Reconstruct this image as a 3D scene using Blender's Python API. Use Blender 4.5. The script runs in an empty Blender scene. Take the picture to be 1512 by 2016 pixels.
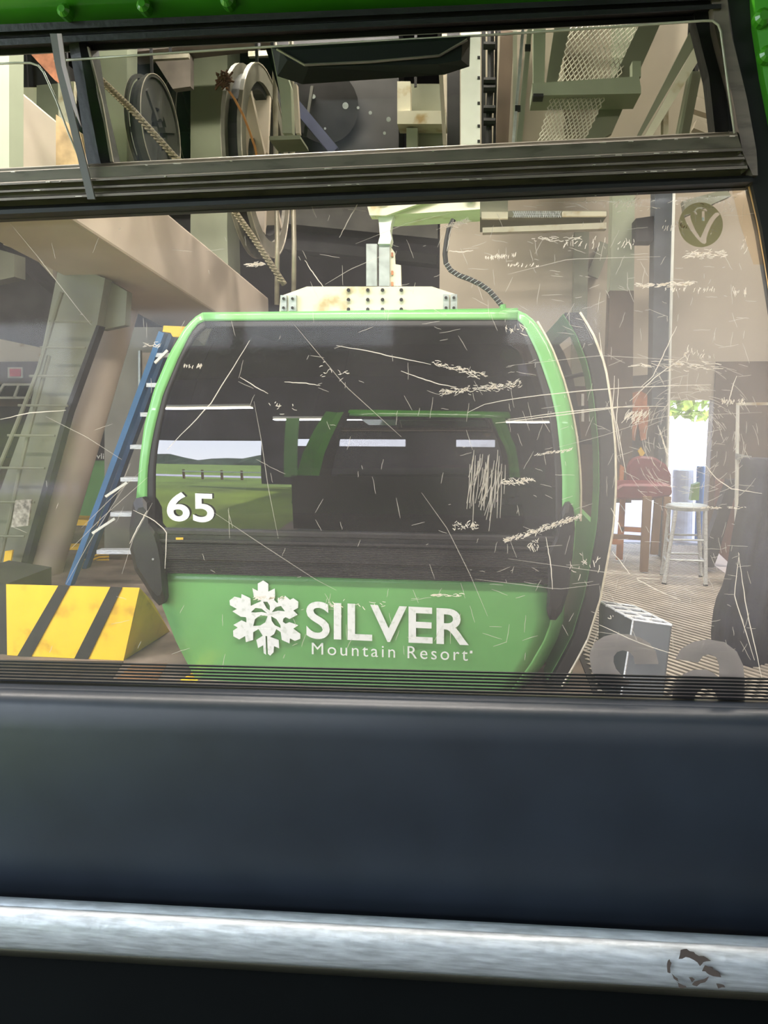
import bpy, bmesh, math, random
from mathutils import Vector, Matrix, Euler
random.seed(7)
sc = bpy.context.scene
R = math.radians
# ------------------------------------------------------------------ camera, sky, sun, big lamps, exposure
F = 1514.0; PITCH = 7.8; YAW = 7.0; CZ = 1.5
cd = bpy.data.cameras.new('camera'); cam = bpy.data.objects.new('camera', cd); sc.collection.objects.link(cam)
cam.location = (0, 0, CZ); cam.rotation_euler = (R(90 - PITCH), 0, R(YAW))
cd.sensor_fit = 'VERTICAL'; cd.sensor_height = 36; cd.lens = F / 2016 * 36; cd.clip_start = .02; cd.clip_end = 500
sc.camera = cam
sc.view_settings.view_transform = 'Standard'; sc.view_settings.look = 'None'
sc.view_settings.gamma = 1; sc.view_settings.use_curve_mapping = False
sc.view_settings.exposure = 0.62
try:
    sc.cycles.transparent_max_bounces = 24; sc.cycles.max_bounces = 8; sc.cycles.use_denoising = True
    sc.cycles.sample_clamp_indirect = 6
except Exception: pass
w = bpy.data.worlds.new('World'); sc.world = w; w.use_nodes = True
nt = w.node_tree; nt.nodes.clear()
wo = nt.nodes.new('ShaderNodeOutputWorld'); bg = nt.nodes.new('ShaderNodeBackground')
tc = nt.nodes.new('ShaderNodeTexCoord'); sx = nt.nodes.new('ShaderNodeSeparateXYZ'); rp = nt.nodes.new('ShaderNodeValToRGB')
nt.links.new(tc.outputs['Generated'], sx.inputs[0]); nt.links.new(sx.outputs['Z'], rp.inputs[0])
rp.color_ramp.elements[0].position = 0.0; rp.color_ramp.elements[0].color = (.85, .92, 1, 1)
rp.color_ramp.elements[1].position = .7; rp.color_ramp.elements[1].color = (.42, .60, .95, 1)
nt.links.new(rp.outputs[0], bg.inputs[0]); bg.inputs[1].default_value = 4.5; nt.links.new(bg.outputs[0], wo.inputs[0])
sd = bpy.data.lights.new('sun', 'SUN'); sd.energy = 7.0; sd.angle = R(1.0); sd.color = (1, .95, .86)
sun = bpy.data.objects.new('sun', sd); sc.collection.objects.link(sun); sun.rotation_euler = Vector((.60, .16, -.79)).to_track_quat('-Z', 'Y').to_euler()
LAMP = 150.0      # watts per ceiling tube fitting

# ------------------------------------------------------------------ helpers
ROT = Euler((R(90 - PITCH), 0, R(YAW))).to_matrix()
def ray(px, py): return ROT @ Vector(((px - 756) / F, -(py - 1008) / F, -1))
def P(px, py, Y):
    d = ray(px, py); t = Y / d.y
    return Vector((0, 0, CZ)) + d * t
def Pz(px, py, z):
    d = ray(px, py); t = (z - CZ) / d.z
    return Vector((0, 0, CZ)) + d * t
def lin(c):
    return tuple(((v / 255) / 12.92 if v <= 10 else ((v / 255 + .055) / 1.055) ** 2.4) for v in c[:3]) + (1,)
MATS = {}
def mat(name, col, rough=.6, metal=0., vary=.12, scale=6., bump=0., spec=.5, coat=0., dirt=None, stretch=None):
    if name in MATS: return MATS[name]
    m = bpy.data.materials.new(name); m.use_nodes = True; n = m.node_tree; b = n.nodes['Principled BSDF']
    c = lin(col)
    b.inputs['Roughness'].default_value = rough; b.inputs['Metallic'].default_value = metal
    b.inputs['Specular IOR Level'].default_value = spec; b.inputs['Coat Weight'].default_value = coat
    t = n.nodes.new('ShaderNodeTexCoord'); no = n.nodes.new('ShaderNodeTexNoise'); no.inputs['Scale'].default_value = scale
    no.inputs['Detail'].default_value = 6
    if stretch:
        mp = n.nodes.new('ShaderNodeMapping'); mp.inputs['Scale'].default_value = stretch
        n.links.new(t.outputs['Object'], mp.inputs[0]); n.links.new(mp.outputs[0], no.inputs[0])
    else: n.links.new(t.outputs['Object'], no.inputs[0])
    r = n.nodes.new('ShaderNodeValToRGB'); r.color_ramp.elements[0].position = .32; r.color_ramp.elements[1].position = .68
    d = lin(dirt) if dirt else tuple(v * (1 - vary * 2.2) for v in c[:3]) + (1,)
    r.color_ramp.elements[0].color = d
    r.color_ramp.elements[1].color = tuple(min(1, v * (1 + vary)) for v in c[:3]) + (1,)
    if dirt:
        e = r.color_ramp.elements.new(.45); e.color = c
    n.links.new(no.outputs[0], r.inputs[0]); n.links.new(r.outputs[0], b.inputs['Base Color'])
    if bump:
        bn = n.nodes.new('ShaderNodeBump'); bn.inputs['Strength'].default_value = bump; bn.inputs['Distance'].default_value = .01
        n2 = n.nodes.new('ShaderNodeTexNoise'); n2.inputs['Scale'].default_value = scale * 8; n2.inputs['Detail'].default_value = 5
        n.links.new(t.outputs['Object'], n2.inputs[0]); n.links.new(n2.outputs[0], bn.inputs['Height']); n.links.new(bn.outputs[0], b.inputs['Normal'])
    MATS[name] = m; return m
def emit(name, col, s):
    m = bpy.data.materials.new(name); m.use_nodes = True; n = m.node_tree; n.nodes.clear()
    o = n.nodes.new('ShaderNodeOutputMaterial'); e = n.nodes.new('ShaderNodeEmission'); e.inputs[0].default_value = lin(col); e.inputs[1].default_value = s
    n.links.new(e.outputs[0], o.inputs[0]); return m
def pane(name, tint, gloss=.06, grough=.02, haze=.0, hazecol=(1, 1, 1), patch=None, fres=1.45):
    """clear sheet: tinted transparency + fresnel reflection + scattering haze from scuffed plastic"""
    m = bpy.data.materials.new(name); m.use_nodes = True; n = m.node_tree; n.nodes.clear(); N = n.nodes.new; L = n.links.new
    o = N('ShaderNodeOutputMaterial'); t = N('ShaderNodeBsdfTransparent'); t.inputs[0].default_value = lin(tint)
    g = N('ShaderNodeBsdfGlossy'); g.inputs['Roughness'].default_value = grough
    f = N('ShaderNodeFresnel'); f.inputs[0].default_value = fres
    mu = N('ShaderNodeMath'); mu.operation = 'MULTIPLY'; mu.inputs[1].default_value = gloss; L(f.outputs[0], mu.inputs[0])
    base = t
    if haze:
        tr = N('ShaderNodeBsdfTranslucent'); tr.inputs[0].default_value = lin(hazecol)
        df = N('ShaderNodeBsdfDiffuse'); df.inputs[0].default_value = lin(hazecol)
        mh = N('ShaderNodeMixShader'); mh.inputs[0].default_value = .3; L(tr.outputs[0], mh.inputs[1]); L(df.outputs[0], mh.inputs[2])
        m1 = N('ShaderNodeMixShader'); L(t.outputs[0], m1.inputs[1]); L(mh.outputs[0], m1.inputs[2])
        tc = N('ShaderNodeTexCoord'); no = N('ShaderNodeTexNoise'); no.inputs['Scale'].default_value = 5; no.inputs['Detail'].default_value = 8
        L(tc.outputs['Object'], no.inputs[0])
        r = N('ShaderNodeMapRange'); r.inputs['From Min'].default_value = .35; r.inputs['From Max'].default_value = .75
        r.inputs['To Min'].default_value = haze * .8; r.inputs['To Max'].default_value = haze * 1.3; L(no.outputs[0], r.inputs[0])
        out = r.outputs[0]
        if patch:  # painted glow of the bright doorway as extra haze, centre/radius in object space
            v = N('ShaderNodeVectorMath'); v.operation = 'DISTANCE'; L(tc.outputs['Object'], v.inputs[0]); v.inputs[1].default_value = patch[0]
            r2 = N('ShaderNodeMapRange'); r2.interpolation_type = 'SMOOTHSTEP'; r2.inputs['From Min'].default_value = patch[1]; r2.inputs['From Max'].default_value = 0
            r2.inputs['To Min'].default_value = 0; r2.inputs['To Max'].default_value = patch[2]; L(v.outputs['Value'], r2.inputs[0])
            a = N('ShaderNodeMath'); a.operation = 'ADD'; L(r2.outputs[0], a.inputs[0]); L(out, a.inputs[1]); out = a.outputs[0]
        L(out, m1.inputs[0]); base = m1
    ms = N('ShaderNodeMixShader'); L(mu.outputs[0], ms.inputs[0]); L(base.outputs[0], ms.inputs[1]); L(g.outputs[0], ms.inputs[2])
    L(ms.outputs[0], o.inputs[0]); return m

def thing(name, label, cat, loc, group=None):
    o = bpy.data.objects.new(name, None); sc.collection.objects.link(o); o.location = loc; o.empty_display_size = .1
    o['label'] = label; o['category'] = cat
    if group: o['group'] = group
    return o
def root_of(p):
    while p.parent: p = p.parent
    return p
def link(name, verts, faces, m, parent=None, label=None, cat=None, group=None, kind=None, smooth=False, base=True):
    me = bpy.data.meshes.new(name)
    verts = [Vector(v) for v in verts]
    if parent is not None: off = root_of(parent).location
    elif kind == 'structure' or not base: off = Vector((0, 0, 0))
    else:
        off = Vector(((min(v.x for v in verts) + max(v.x for v in verts)) / 2, (min(v.y for v in verts) + max(v.y for v in verts)) / 2, min(v.z for v in verts)))
    me.from_pydata([v - off for v in verts], [], faces); me.update()
    bm = bmesh.new(); bm.from_mesh(me); bmesh.ops.recalc_face_normals(bm, faces=bm.faces); bm.to_mesh(me); bm.free()
    if smooth:
        for p in me.polygons: p.use_smooth = True
    me.materials.append(m)
    o = bpy.data.objects.new(name, me); sc.collection.objects.link(o)
    if parent is not None: o.parent = parent
    else: o.location = off
    if label: o['label'] = label
    if cat: o['category'] = cat
    if group: o['group'] = group
    if kind: o['kind'] = kind
    return o
class G:
    """geometry collector"""
    def __init__(s): s.v = []; s.f = []
    def add(s, vs, fs):
        b = len(s.v); s.v += [Vector(v) for v in vs]; s.f += [tuple(i + b for i in f) for f in fs]; return s
    def hexa(s, a, b):   # two quads (4 pts each) joined
        return s.add(list(a) + list(b), [(0, 1, 2, 3), (7, 6, 5, 4), (0, 4, 5, 1), (1, 5, 6, 2), (2, 6, 7, 3), (3, 7, 4, 0)])
    def box(s, x0, y0, z0, x1, y1, z1):
        return s.hexa([(x0, y0, z0), (x1, y0, z0), (x1, y0, z1), (x0, y0, z1)], [(x0, y1, z0), (x1, y1, z0), (x1, y1, z1), (x0, y1, z1)])
    def prism(s, front, back):
        n = len(front)
        return s.add(list(front) + list(back), [tuple(range(n)), tuple(range(2 * n - 1, n - 1, -1))] + [(i, (i + 1) % n, n + (i + 1) % n, n + i) for i in range(n)])
    def px(s, poly, Y, d):   # pixel outline standing in plane Y, d thick
        f = [P(x, y, Y) for x, y in poly]
        for p in f: p.z = max(p.z, .001)
        return s.prism(f, [p + Vector((0, d, 0)) for p in f])
    def rect(s, x0, y0, x1, y1, Y, d): return s.px([(x0, y0), (x1, y0), (x1, y1), (x0, y1)], Y, d)
    def beam(s, a, b, wd, h, up=(0, 0, 1)):
        a = Vector(a); b = Vector(b); d = (b - a).normalized(); u = Vector(up)
        r = d.cross(u)
        if r.length < 1e-4: r = d.cross(Vector((0, 1, 0)))
        r.normalize(); u = r.cross(d).normalized(); r *= wd / 2; u *= h / 2
        return s.hexa([a - r - u, a + r - u, a + r + u, a - r + u], [b - r - u, b + r - u, b + r + u, b - r + u])
    def tube(s, pts, rad, n=8):
        pts = [Vector(p) for p in pts]; rings = []; pu = None
        for i, p in enumerate(pts):
            d = (pts[min(i + 1, len(pts) - 1)] - pts[max(i - 1, 0)]).normalized()
            u = pu if pu else (Vector((0, 0, 1)) if abs(d.z) < .9 else Vector((1, 0, 0)))
            r = d.cross(u).normalized(); u = r.cross(d).normalized(); pu = u
            rr = rad[i] if isinstance(rad, (list, tuple)) else rad
            rings.append([p + (r * math.cos(2 * math.pi * k / n) + u * math.sin(2 * math.pi * k / n)) * rr for k in range(n)])
        vs = [q for ring in rings for q in ring]; fs = []
        for i in range(len(rings) - 1):
            for k in range(n): fs.append((i * n + k, i * n + (k + 1) % n, (i + 1) * n + (k + 1) % n, (i + 1) * n + k))
        fs += [tuple(range(n)), tuple((len(rings) - 1) * n + k for k in range(n))]
        return s.add(vs, fs)
    def grid(s, rows, thick=None):
        nr = len(rows); nc = len(rows[0]); vs = [p for r_ in rows for p in r_]
        fs = [(i * nc + j, i * nc + j + 1, (i + 1) * nc + j + 1, (i + 1) * nc + j) for i in range(nr - 1) for j in range(nc - 1)]
        if thick is not None:
            t = Vector(thick); m_ = len(vs); vs = vs + [Vector(p) + t for p in vs]
            fs += [tuple(m_ + k for k in reversed(f)) for f in fs[:(nr - 1) * (nc - 1)]]
            for i in range(nr - 1):
                for j in (0, nc - 1): a, b = i * nc + j, (i + 1) * nc + j; fs.append((a, b, b + m_, a + m_))
            for j in range(nc - 1):
                for i in (0, nr - 1): a, b = i * nc + j, i * nc + j + 1; fs.append((a, b, b + m_, a + m_))
        return s.add(vs, fs)
    def put(s, name, m, parent=None, **k): return link(name, s.v, s.f, m, parent, **k)
def lerp(a, b, t): return tuple(a[i] + (b[i] - a[i]) * t for i in range(len(a)))
def resample(pts, n):
    L = [0]
    for a, b in zip(pts, pts[1:]): L.append(L[-1] + math.dist(a, b))
    out = []
    for k in range(n):
        s = L[-1] * k / (n - 1); i = 0
        while i < len(L) - 2 and L[i + 1] < s: i += 1
        out.append(lerp(pts[i], pts[i + 1], (s - L[i]) / max(1e-9, L[i + 1] - L[i])))
    return out
def fill2d(loops):
    """even-odd fill of closed 2-D loops -> verts, faces"""
    cu = bpy.data.curves.new('tmp', 'CURVE'); cu.dimensions = '2D'; cu.fill_mode = 'BOTH'
    for lp in loops:
        sp = cu.splines.new('POLY'); sp.points.add(len(lp) - 1); sp.use_cyclic_u = True
        for i, (x, y) in enumerate(lp): sp.points[i].co = (x / 100, -y / 100, 0, 1)
    o = bpy.data.objects.new('tmp', cu); me = o.to_mesh()
    vs = [(v.co.x * 100, -v.co.y * 100) for v in me.vertices]; fs = [tuple(p.vertices) for p in me.polygons]
    o.to_mesh_clear(); bpy.data.objects.remove(o); bpy.data.curves.remove(cu); return vs, fs
def text2d(txt, bold=0., spacing=1.):
    cu = bpy.data.curves.new('tmp', 'FONT'); cu.body = txt; cu.offset = bold; cu.space_character = spacing; cu.resolution_u = 6; cu.fill_mode = 'BOTH'
    o = bpy.data.objects.new('tmp', cu); me = o.to_mesh()
    vs = [(v.co.x, v.co.y) for v in me.vertices]; fs = [tuple(p.vertices) for p in me.polygons]
    o.to_mesh_clear(); bpy.data.objects.remove(o); bpy.data.curves.remove(cu); return vs, fs
def quadmap(vs, TL, TR, BL, BR):
    x0 = min(v[0] for v in vs); x1 = max(v[0] for v in vs); y0 = min(v[1] for v in vs); y1 = max(v[1] for v in vs)
    return [lerp(lerp(BL, BR, (x - x0) / (x1 - x0)), lerp(TL, TR, (x - x0) / (x1 - x0)), (y - y0) / (y1 - y0)) for x, y in vs]
def decal(name, vs, fs, m, parent, at, thick=.0015, **k):
    """thin applied film: outline given in the photo frame, laid on the surface at(x, y)"""
    p = [at(x, y) for x, y in vs]; q = [v + Vector((0, -thick, 0)) for v in p]; n = len(p)
    return link(name, q, fs, m, parent, **k)
def ring(cx, cy, rx, ry, n=40, rot=0): return [(cx + rx * math.cos(2 * math.pi * i / n), cy + ry * math.sin(2 * math.pi * i / n)) for i in range(n)]

# ------------------------------------------------------------------ materials
GREEN = mat('green_paint', (104, 166, 96), .32, vary=.05, scale=3, coat=.3)
GREEN_IN = mat('green_ceiling_paint', (66, 150, 30), .3, vary=.12, scale=4, coat=.5)
BLACK = mat('black_plastic', (26, 25, 26), .45, vary=.2, scale=12, bump=.1)
RUB = mat('black_rubber', (20, 20, 21), .6, vary=.2, scale=20)
RAIL = mat('anodised_rail', (122, 112, 102), .38, .3, vary=.18, scale=8, dirt=(100, 92, 83), stretch=(2, 8, 8))
ALU = mat('aluminium_edge', (214, 218, 222), .55, .35, vary=.14, scale=7, bump=.15, stretch=(3, 20, 20))
PAD = mat('navy_vinyl', (40, 47, 57), .42, vary=.14, scale=5, bump=.04, spec=.6)
SAGE = mat('sage_steel_paint', (158, 164, 142), .5, vary=.08, scale=2)
SAGED = mat('dull_sage_steel', (128, 130, 112), .55, vary=.12, scale=2)
TAN = mat('tan_steel_paint', (204, 190, 174), .5, vary=.07, scale=1.5)
BEIGE = mat('beige_wall_paint', (168, 158, 142), .8, vary=.05, scale=1)
CREAM = mat('cream_paint', (214, 208, 188), .5, vary=.1, scale=5, dirt=(176, 150, 104))
GALV = mat('galvanised_steel', (186, 192, 192), .4, .5, vary=.12, scale=14)
WHITEP = mat('white_steel_paint', (232, 234, 226), .5, vary=.06, scale=6)
DARK = mat('dark_steel', (40, 38, 40), .6, .2, vary=.3, scale=4)
DARKW = mat('dark_hall_wall', (58, 52, 64), .8, vary=.3, scale=1.2)
BROWN = mat('brown_board', (96, 80, 66), .7, vary=.15, scale=3)
CONC = mat('concrete', (122, 108, 96), .85, vary=.2, scale=3, bump=.2)
OUTC = mat('pale_concrete', (214, 205, 205), .9, vary=.06, scale=.8)
YEL = mat('yellow_paint', (246, 200, 40), .55, vary=.1, scale=5, dirt=(206, 160, 30), bump=.1)
BLK = mat('black_stripe_paint', (40, 37, 32), .7, vary=.2, scale=8)
BLUE = mat('blue_fibreglass', (44, 104, 156), .45, vary=.1, scale=5)
WHITE = mat('white_vinyl_film', (228, 232, 228), .6, vary=.03, scale=40, dirt=(208, 216, 206))
SHEAVE = mat('sheave_grey', (64, 63, 58), .5, .3, vary=.2, scale=4)
RIM = mat('bare_rim_steel', (196, 188, 172), .4, .5, vary=.15, scale=8)
ROPE = mat('steel_rope', (118, 106, 88), .6, .4, vary=.3, scale=60)
WOODR = mat('orange_wood', (206, 132, 78), .5, vary=.12, scale=6, stretch=(1, 1, .2))
WOODB = mat('brown_wood', (140, 104, 68), .55, vary=.15, scale=6, stretch=(1, 1, .2))
MAROON = mat('maroon_vinyl', (120, 40, 52), .45, vary=.15, scale=6)
MAT_ = mat('ribbed_rubber_mat', (52, 48, 46), .6, vary=.15, scale=4)
RIB = mat('rubber_rib', (182, 172, 160), .5, vary=.12, scale=4)
NAVY = mat('navy_sheet', (38, 39, 54), .9, vary=.3, scale=6, bump=.3)
GRASS = mat('meadow_grass', (128, 152, 46), .9, vary=.2, scale=.6)
LEAF = mat('leaf_green', (150, 178, 70), .8, vary=.25, scale=9)
OLIVE = mat('olive_film', (178, 160, 120), .6, vary=.06, scale=10)
GREYF = mat('grey_letter_film', (188, 178, 170), .6, vary=.05, scale=10)
RUST = mat('rusty_copper', (190, 122, 84), .6, vary=.2, scale=14)
RED = mat('red_sign_film', (228, 60, 84), .6, vary=.1, scale=60)
YCH = mat('yellow_chain_plastic', (196, 164, 50), .5, vary=.2, scale=30)
GLASS65 = pane('tinted_cabin_window', (84, 78, 82), gloss=1.0, grough=.0, fres=2.5)
GLASSN = pane('scuffed_window_with_glow', (252, 250, 250), gloss=.3, grough=.05, haze=.032, hazecol=(240, 238, 242), patch=((P(1375, 850, 1.2).x + .6, 0, P(1375, 850, 1.2).z - .2), .44, .12))  # scuff haze plus a patch that paints the doorway's glow
CLEAR = pane('clear_sliding_sheet', (222, 222, 218), gloss=.5, grough=.05, haze=.02)
EDGE = mat('pale_sheet_edge', (196, 190, 172), .3, vary=.1, scale=20)
SEAL = mat('cream_door_seal', (224, 214, 190), .4, vary=.1, scale=20)

# ------------------------------------------------------------------ the setting
gfl = G().box(-9, .9, -.12, .62, 12.5, 0); gfl.box(-2.2, -6.5, -.12, .62, .9, 0); gfl.put('floor', CONC, kind='structure')
pf = G().box(.625, -6.5, -.12, 6, 8.75, .0).put('floor_platform', MAT_, kind='structure')
g = G(); c_, s_ = math.cos(R(-52)), math.sin(R(-52))
def clip_line(x, y, dx, dy, x0, y0, x1, y1):
    t0, t1 = -99, 99
    for p, d, a, b in ((x, dx, x0, x1), (y, dy, y0, y1)):
        u, v = (a - p) / d, (b - p) / d
        t0, t1 = max(t0, min(u, v)), min(t1, max(u, v))
    return t0, t1
for k in range(-140, 140):     # ribs of the platform mat
    ox, oy = 2.3 + k * .052 * -s_, 5.5 + k * .052 * c_
    t0, t1 = clip_line(ox, oy, c_, s_, .66, 2.6, 4.6, 8.6)
    if t1 - t0 > .03: g.beam((ox + c_ * t0, oy + s_ * t0, .0035), (ox + c_ * t1, oy + s_ * t1, .0035), .026, .007)
rb = g.put('rib', RIB, pf); rb['kind'] = 'stuff'
gg_ = G().box(-45, -75, -.3, 45, -6.51, -.13); gg_.box(-45, -6.51, -.3, -2.21, .89, -.13); gg_.put('ground_meadow', GRASS, kind='structure')
G().box(-45, 8.76, -.3, 60, 90, -.13).put('ground_yard', OUTC, kind='structure')
G().box(-45, -13, -.129, 45, -11, -.11).put('road', OUTC, kind='structure')
def plane_wall(name, parts, m, **k):
    g = G()
    for b in parts: g.box(*b)
    return g.put(name, m, kind='structure')
BY = 8.6
def wx(px, Y): return P(px, 900, Y).x
def wz(py, Y, px=1000): return P(px, py, Y).z
xa, xb = wx(1205, BY), wx(1398, BY); zt = wz(788, BY, 1350)
xw = wx(862, BY)
plane_wall('wall_back', [(xw, BY, 0, xa, BY + .15, 6.5), (xa, BY, zt, xb, BY + .15, 6.5), (xb, BY, 0, 6, BY + .15, 6.5)], BEIGE)
plane_wall('baseboard_back', [(xw, BY - .03, 0, xa, BY, wz(742, BY)), (xb, BY - .03, 0, 6, BY, wz(712, BY, 1450))], BROWN)
plane_wall('wall_recess', [(-9, 12.3, 0, xw + .1, 12.45, 6.5), (xw, BY + .15, 0, xw + .12, 12.3, 6.5)], DARKW)
plane_wall('wall_left', [(-7.2, 2.5, 0, -7.05, 12.3, 6.5)], BEIGE)
plane_wall('wall_right', [(5.2, -6.5, 0, 5.35, 8.6, 6.5)], BEIGE)
plane_wall('ceiling', [(-9, -6.5, 6.5, 6, 12.45, 6.65)], DARKW)
plane_wall('wall_bay_header', [(-9, -6.6, 2.62, 6, -6.5, 6.5), (-4.9, -6.6, 0, 6, -6.5, 2.2), (-9, -6.6, 2.5, -4.2, -6.5, 2.62), (-4.9, -6.6, 2.2, -4.2, -6.5, 2.5), (-2.9, -6.6, 2.2, -2.75, -6.5, 2.62), (-1.0, -6.6, 2.2, .3, -6.5, 2.62), (1.3, -6.6, 2.2, 6, -6.5, 2.62)], DARKW)
# far hills and trees seen as reflections in the cabin window
g = G(); rows = []
for j in range(2):
    rows.append([(-60 + 120 * i / 40, -70 - 4 * j, (-.3 if j == 0 else 3.2 + 1.2 * math.sin(i * .7) + .6 * math.sin(i * 1.9))) for i in range(41)])
g.grid(rows, (0, -1, 0)).put('hill', mat('hill_forest', (70, 84, 62), .9, vary=.3, scale=.3), kind='structure')
fn = thing('wire_fence', 'pale rail fence with posts beside the road across the meadow', 'fence', (-5, -9.5, 0))
for i in range(14): G().box(-9 + i * .75, -9.55, -.13, -8.93 + i * .75, -9.48, .55).put('post', WOODB, fn)
G().box(-9, -9.5, .38, 1, -9.46, .46).put('rail', WHITEP, fn)

# ceiling lamps: tube fittings above the hall
tube_m = emit('lamp_tube_glow', (255, 244, 224), 7)
def tube_lamp(x, y, z, L, label, ang=0, pw=LAMP, col=(1, .95, .84)):
    t = thing('tube_lamp', label, 'ceiling lamp', (x, y, z), 'tube lamps over the hall')
    t.rotation_euler.z = 0
    hx, hy = (L / 2, .1) if not ang else (.1, L / 2)
    G().box(x - hx, y - hy, z + .03, x + hx, y + hy, z + .10).put('housing', WHITEP, t)
    for s in (-.055, .055):
        a = (x - hx, y + s, z) if not ang else (x + s, y - hy, z); b = (x + hx, y + s, z) if not ang else (x + s, y + hy, z)
        G().tube([a, b], .016, 8).put('tube', tube_m, t)
    G().box(x - .01, y - .01, z + .1, x + .01, y + .01, 6.5).put('hanger_rod', DARK, t)
    ld = bpy.data.lights.new('lamp_light', 'AREA'); ld.shape = 'RECTANGLE'; ld.size = hx * 2; ld.size_y = hy * 2; ld.energy = pw; ld.color = col
    lo = bpy.data.objects.new('lamp_light', ld); sc.collection.objects.link(lo); lo.parent = t; lo.location = (0, 0, -.03)
tube_lamp(-3.4, 2.2, 4.5, 2.4, 'unseen tube lamp hung low over the lane between the cabins, above the girder')  # lane lamps hung low, out of view, to brighten the cabin front
tube_lamp(-.6, 2.2, 4.5, 2.4, 'unseen tube lamp hung low over the lane between the cabins, above the numbered cabin')
tube_lamp(2.4, 2.4, 4.5, 2.4, 'tube lamp hung over the ribbed platform', pw=85)
tube_lamp(-1.5, 7.2, 6.1, 2.4, 'tube lamp hung behind the numbered cabin', pw=240)
tube_lamp(3.2, 6.6, 6.1, 1.6, 'short tube lamp hung in front of the beige wall')
COOL = (.82, .91, 1)  # unseen cool lamps added to brighten the camera cabin, mirrored in the far window
tube_lamp(-2.1, -3.0, 3.0, 2.6, 'low cool tube lamp hung behind the camera cabin', pw=60, col=COOL)
tube_lamp(-4.9, -2.2, 3.3, 2.6, 'added low cool tube lamp at the open side, brightening the camera cabin', pw=90, col=COOL)
tube_lamp(1.6, -3.4, 3.0, 2.0, 'added low cool tube lamp over the platform, brightening the camera cabin', pw=25, col=COOL)

# ------------------------------------------------------------------ gondola cabin 65
XC = -.6
def surfY(x, z): return 3.82 + (.19 if z > 1.12 else .08) * (z - 1.12) ** 2 + .035 * (x - XC) ** 2
def S(px, py, d=0.):
    Y = 4.05
    for _ in range(5):
        p = P(px, py, Y); Y = surfY(p.x, p.z) + d
    return P(px, py, Y)
LO = [(399, 615), (392, 617), (366, 641), (333, 696), (303, 767), (284, 837), (275, 904), (271, 952), (268, 981)]
LI = [(402, 632), (394, 632), (375, 655), (350, 706), (320, 778), (305, 837), (296, 881), (290, 926), (289, 1000)]
LG = [(406, 643), (403, 643), (384, 662), (358, 706), (329, 778), (316, 837), (308, 881), (304, 926), (304, 1042)]
RO = [(1020, 611), (1028, 612), (1055, 633), (1081, 678), (1104, 737), (1122, 800), (1133, 859), (1139, 918), (1141, 970), (1140, 1026)]
RI = [(1019, 630), (1025, 630), (1044, 667), (1056, 692), (1070, 730), (1085, 775), (1096, 825), (1102, 881), (1107, 933), (1107, 1004)]
RG = [(1016, 642), (1020, 642), (1034, 668), (1047, 700), (1060, 740), (1072, 782), (1083, 830), (1090, 881), (1094, 933), (1095, 1057)]
cab = thing('gondola_cabin', 'green gondola cabin numbered 65 with dark window and white snowflake lettering', 'gondola cabin', (XC, 4.9, .05))
n = 26
lo, li, lg, ro, ri, rg = [resample(a, n) for a in (LO, LI, LG, RO, RI, RG)]
def ribbon(name, A, B, m, parent, th=.05, d=0., **k):
    rows = [[S(*lerp(a, b, t), d) for t in (0, .33, .67, 1)] for a, b in zip(A, B)]
    return G().grid(rows, (0, th, 0)).put(name, m, parent, smooth=True, **k)
ribbon('corner_post', lo, li, GREEN, cab, .12)
ribbon('corner_post', ro, ri, GREEN, cab, .12)
ribbon('roof_rail', resample([(399, 615), (700, 612), (1020, 611)], 14), resample([(402, 632), (700, 630), (1019, 630)], 14), GREEN, cab, .12)
fr = ribbon('window_gasket', li, lg, RUB, cab, .03, .004)
ribbon('gasket_strip', ri, rg, RUB, fr, .03, .004)
ribbon('gasket_strip', resample([(402, 632), (1019, 630)], 14), resample([(406, 645), (1016, 643)], 14), RUB, fr, .03, .004)
WL = resample([(406, 645)] + LG[1:], 30); WR = resample([(1016, 643)] + RG[1:], 30)
rows = [[S(*lerp(a, b, t / 24), .012) for t in range(25)] for a, b in zip(WL, WR)]
win = G().grid(rows).put('window_pane', GLASS65, cab, smooth=True)
# top inner trim visible behind the pane
G().rect(415, 641, 1010, 650, 4.05, .02).put('inner_trim', RAIL, cab)
# ribbed black rail under the window
def bandrow(y0l, y0r, d): return [S(*lerp((306, y0l), (1096, y0r), t / 20), d) for t in range(21)]
prof = [(1041, 1057, 0), (1044, 1060, -.03), (1050, 1067, -.03), (1052, 1069, -.012), (1060, 1077, -.012), (1062, 1079, -.03), (1066, 1083, -.03), (1068, 1085, -.005), (1070, 1088, -.022)]
nb = 9
for i in range(nb):
    a = 1070 + i * (1100 - 1070) / nb; prof += [(a, a + 20, -.022), (a + 2.3, a + 22.3, -.022), (a + 2.6, a + 22.6, -.017)]
for i in range(8):
    a = 1102 + i * 3.3; prof += [(a, a + 21, -.008 - i * .0015), (a + 2, a + 23, -.008 - i * .0015), (a + 2.4, a + 23.4, -.003)]
prof.append((1128, 1151, .01))
G().grid([bandrow(*p) for p in prof], (0, .03, 0)).put('waist_rail', mat('black_waist_rail', (48, 46, 47), .38, .2, vary=.12, scale=8), cab)
tg = G(); tg.rect(352, 1056, 366, 1060, surfY(-1.5, .85), .004)
link('paint_chip', [v + Vector((0, -.04, 0)) for v in tg.v], tg.f, YEL, cab)
# lower green panel
PL = resample([(318, 1128), (314, 1145), (318, 1190), (328, 1215), (346, 1262), (377, 1322), (398, 1362), (420, 1400)], 22)
PR = resample([(1060, 1149), (1078, 1158), (1082, 1190), (1084, 1225), (1070, 1262), (1042, 1310), (1012, 1350), (980, 1392)], 22)
rows = [[S(*lerp(a, b, t / 24), .0) for t in range(25)] for a, b in zip(PL, PR)]
panel = G().grid(rows, (0, .04, 0)).put('lower_panel', GREEN, cab, smooth=True)
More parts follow.
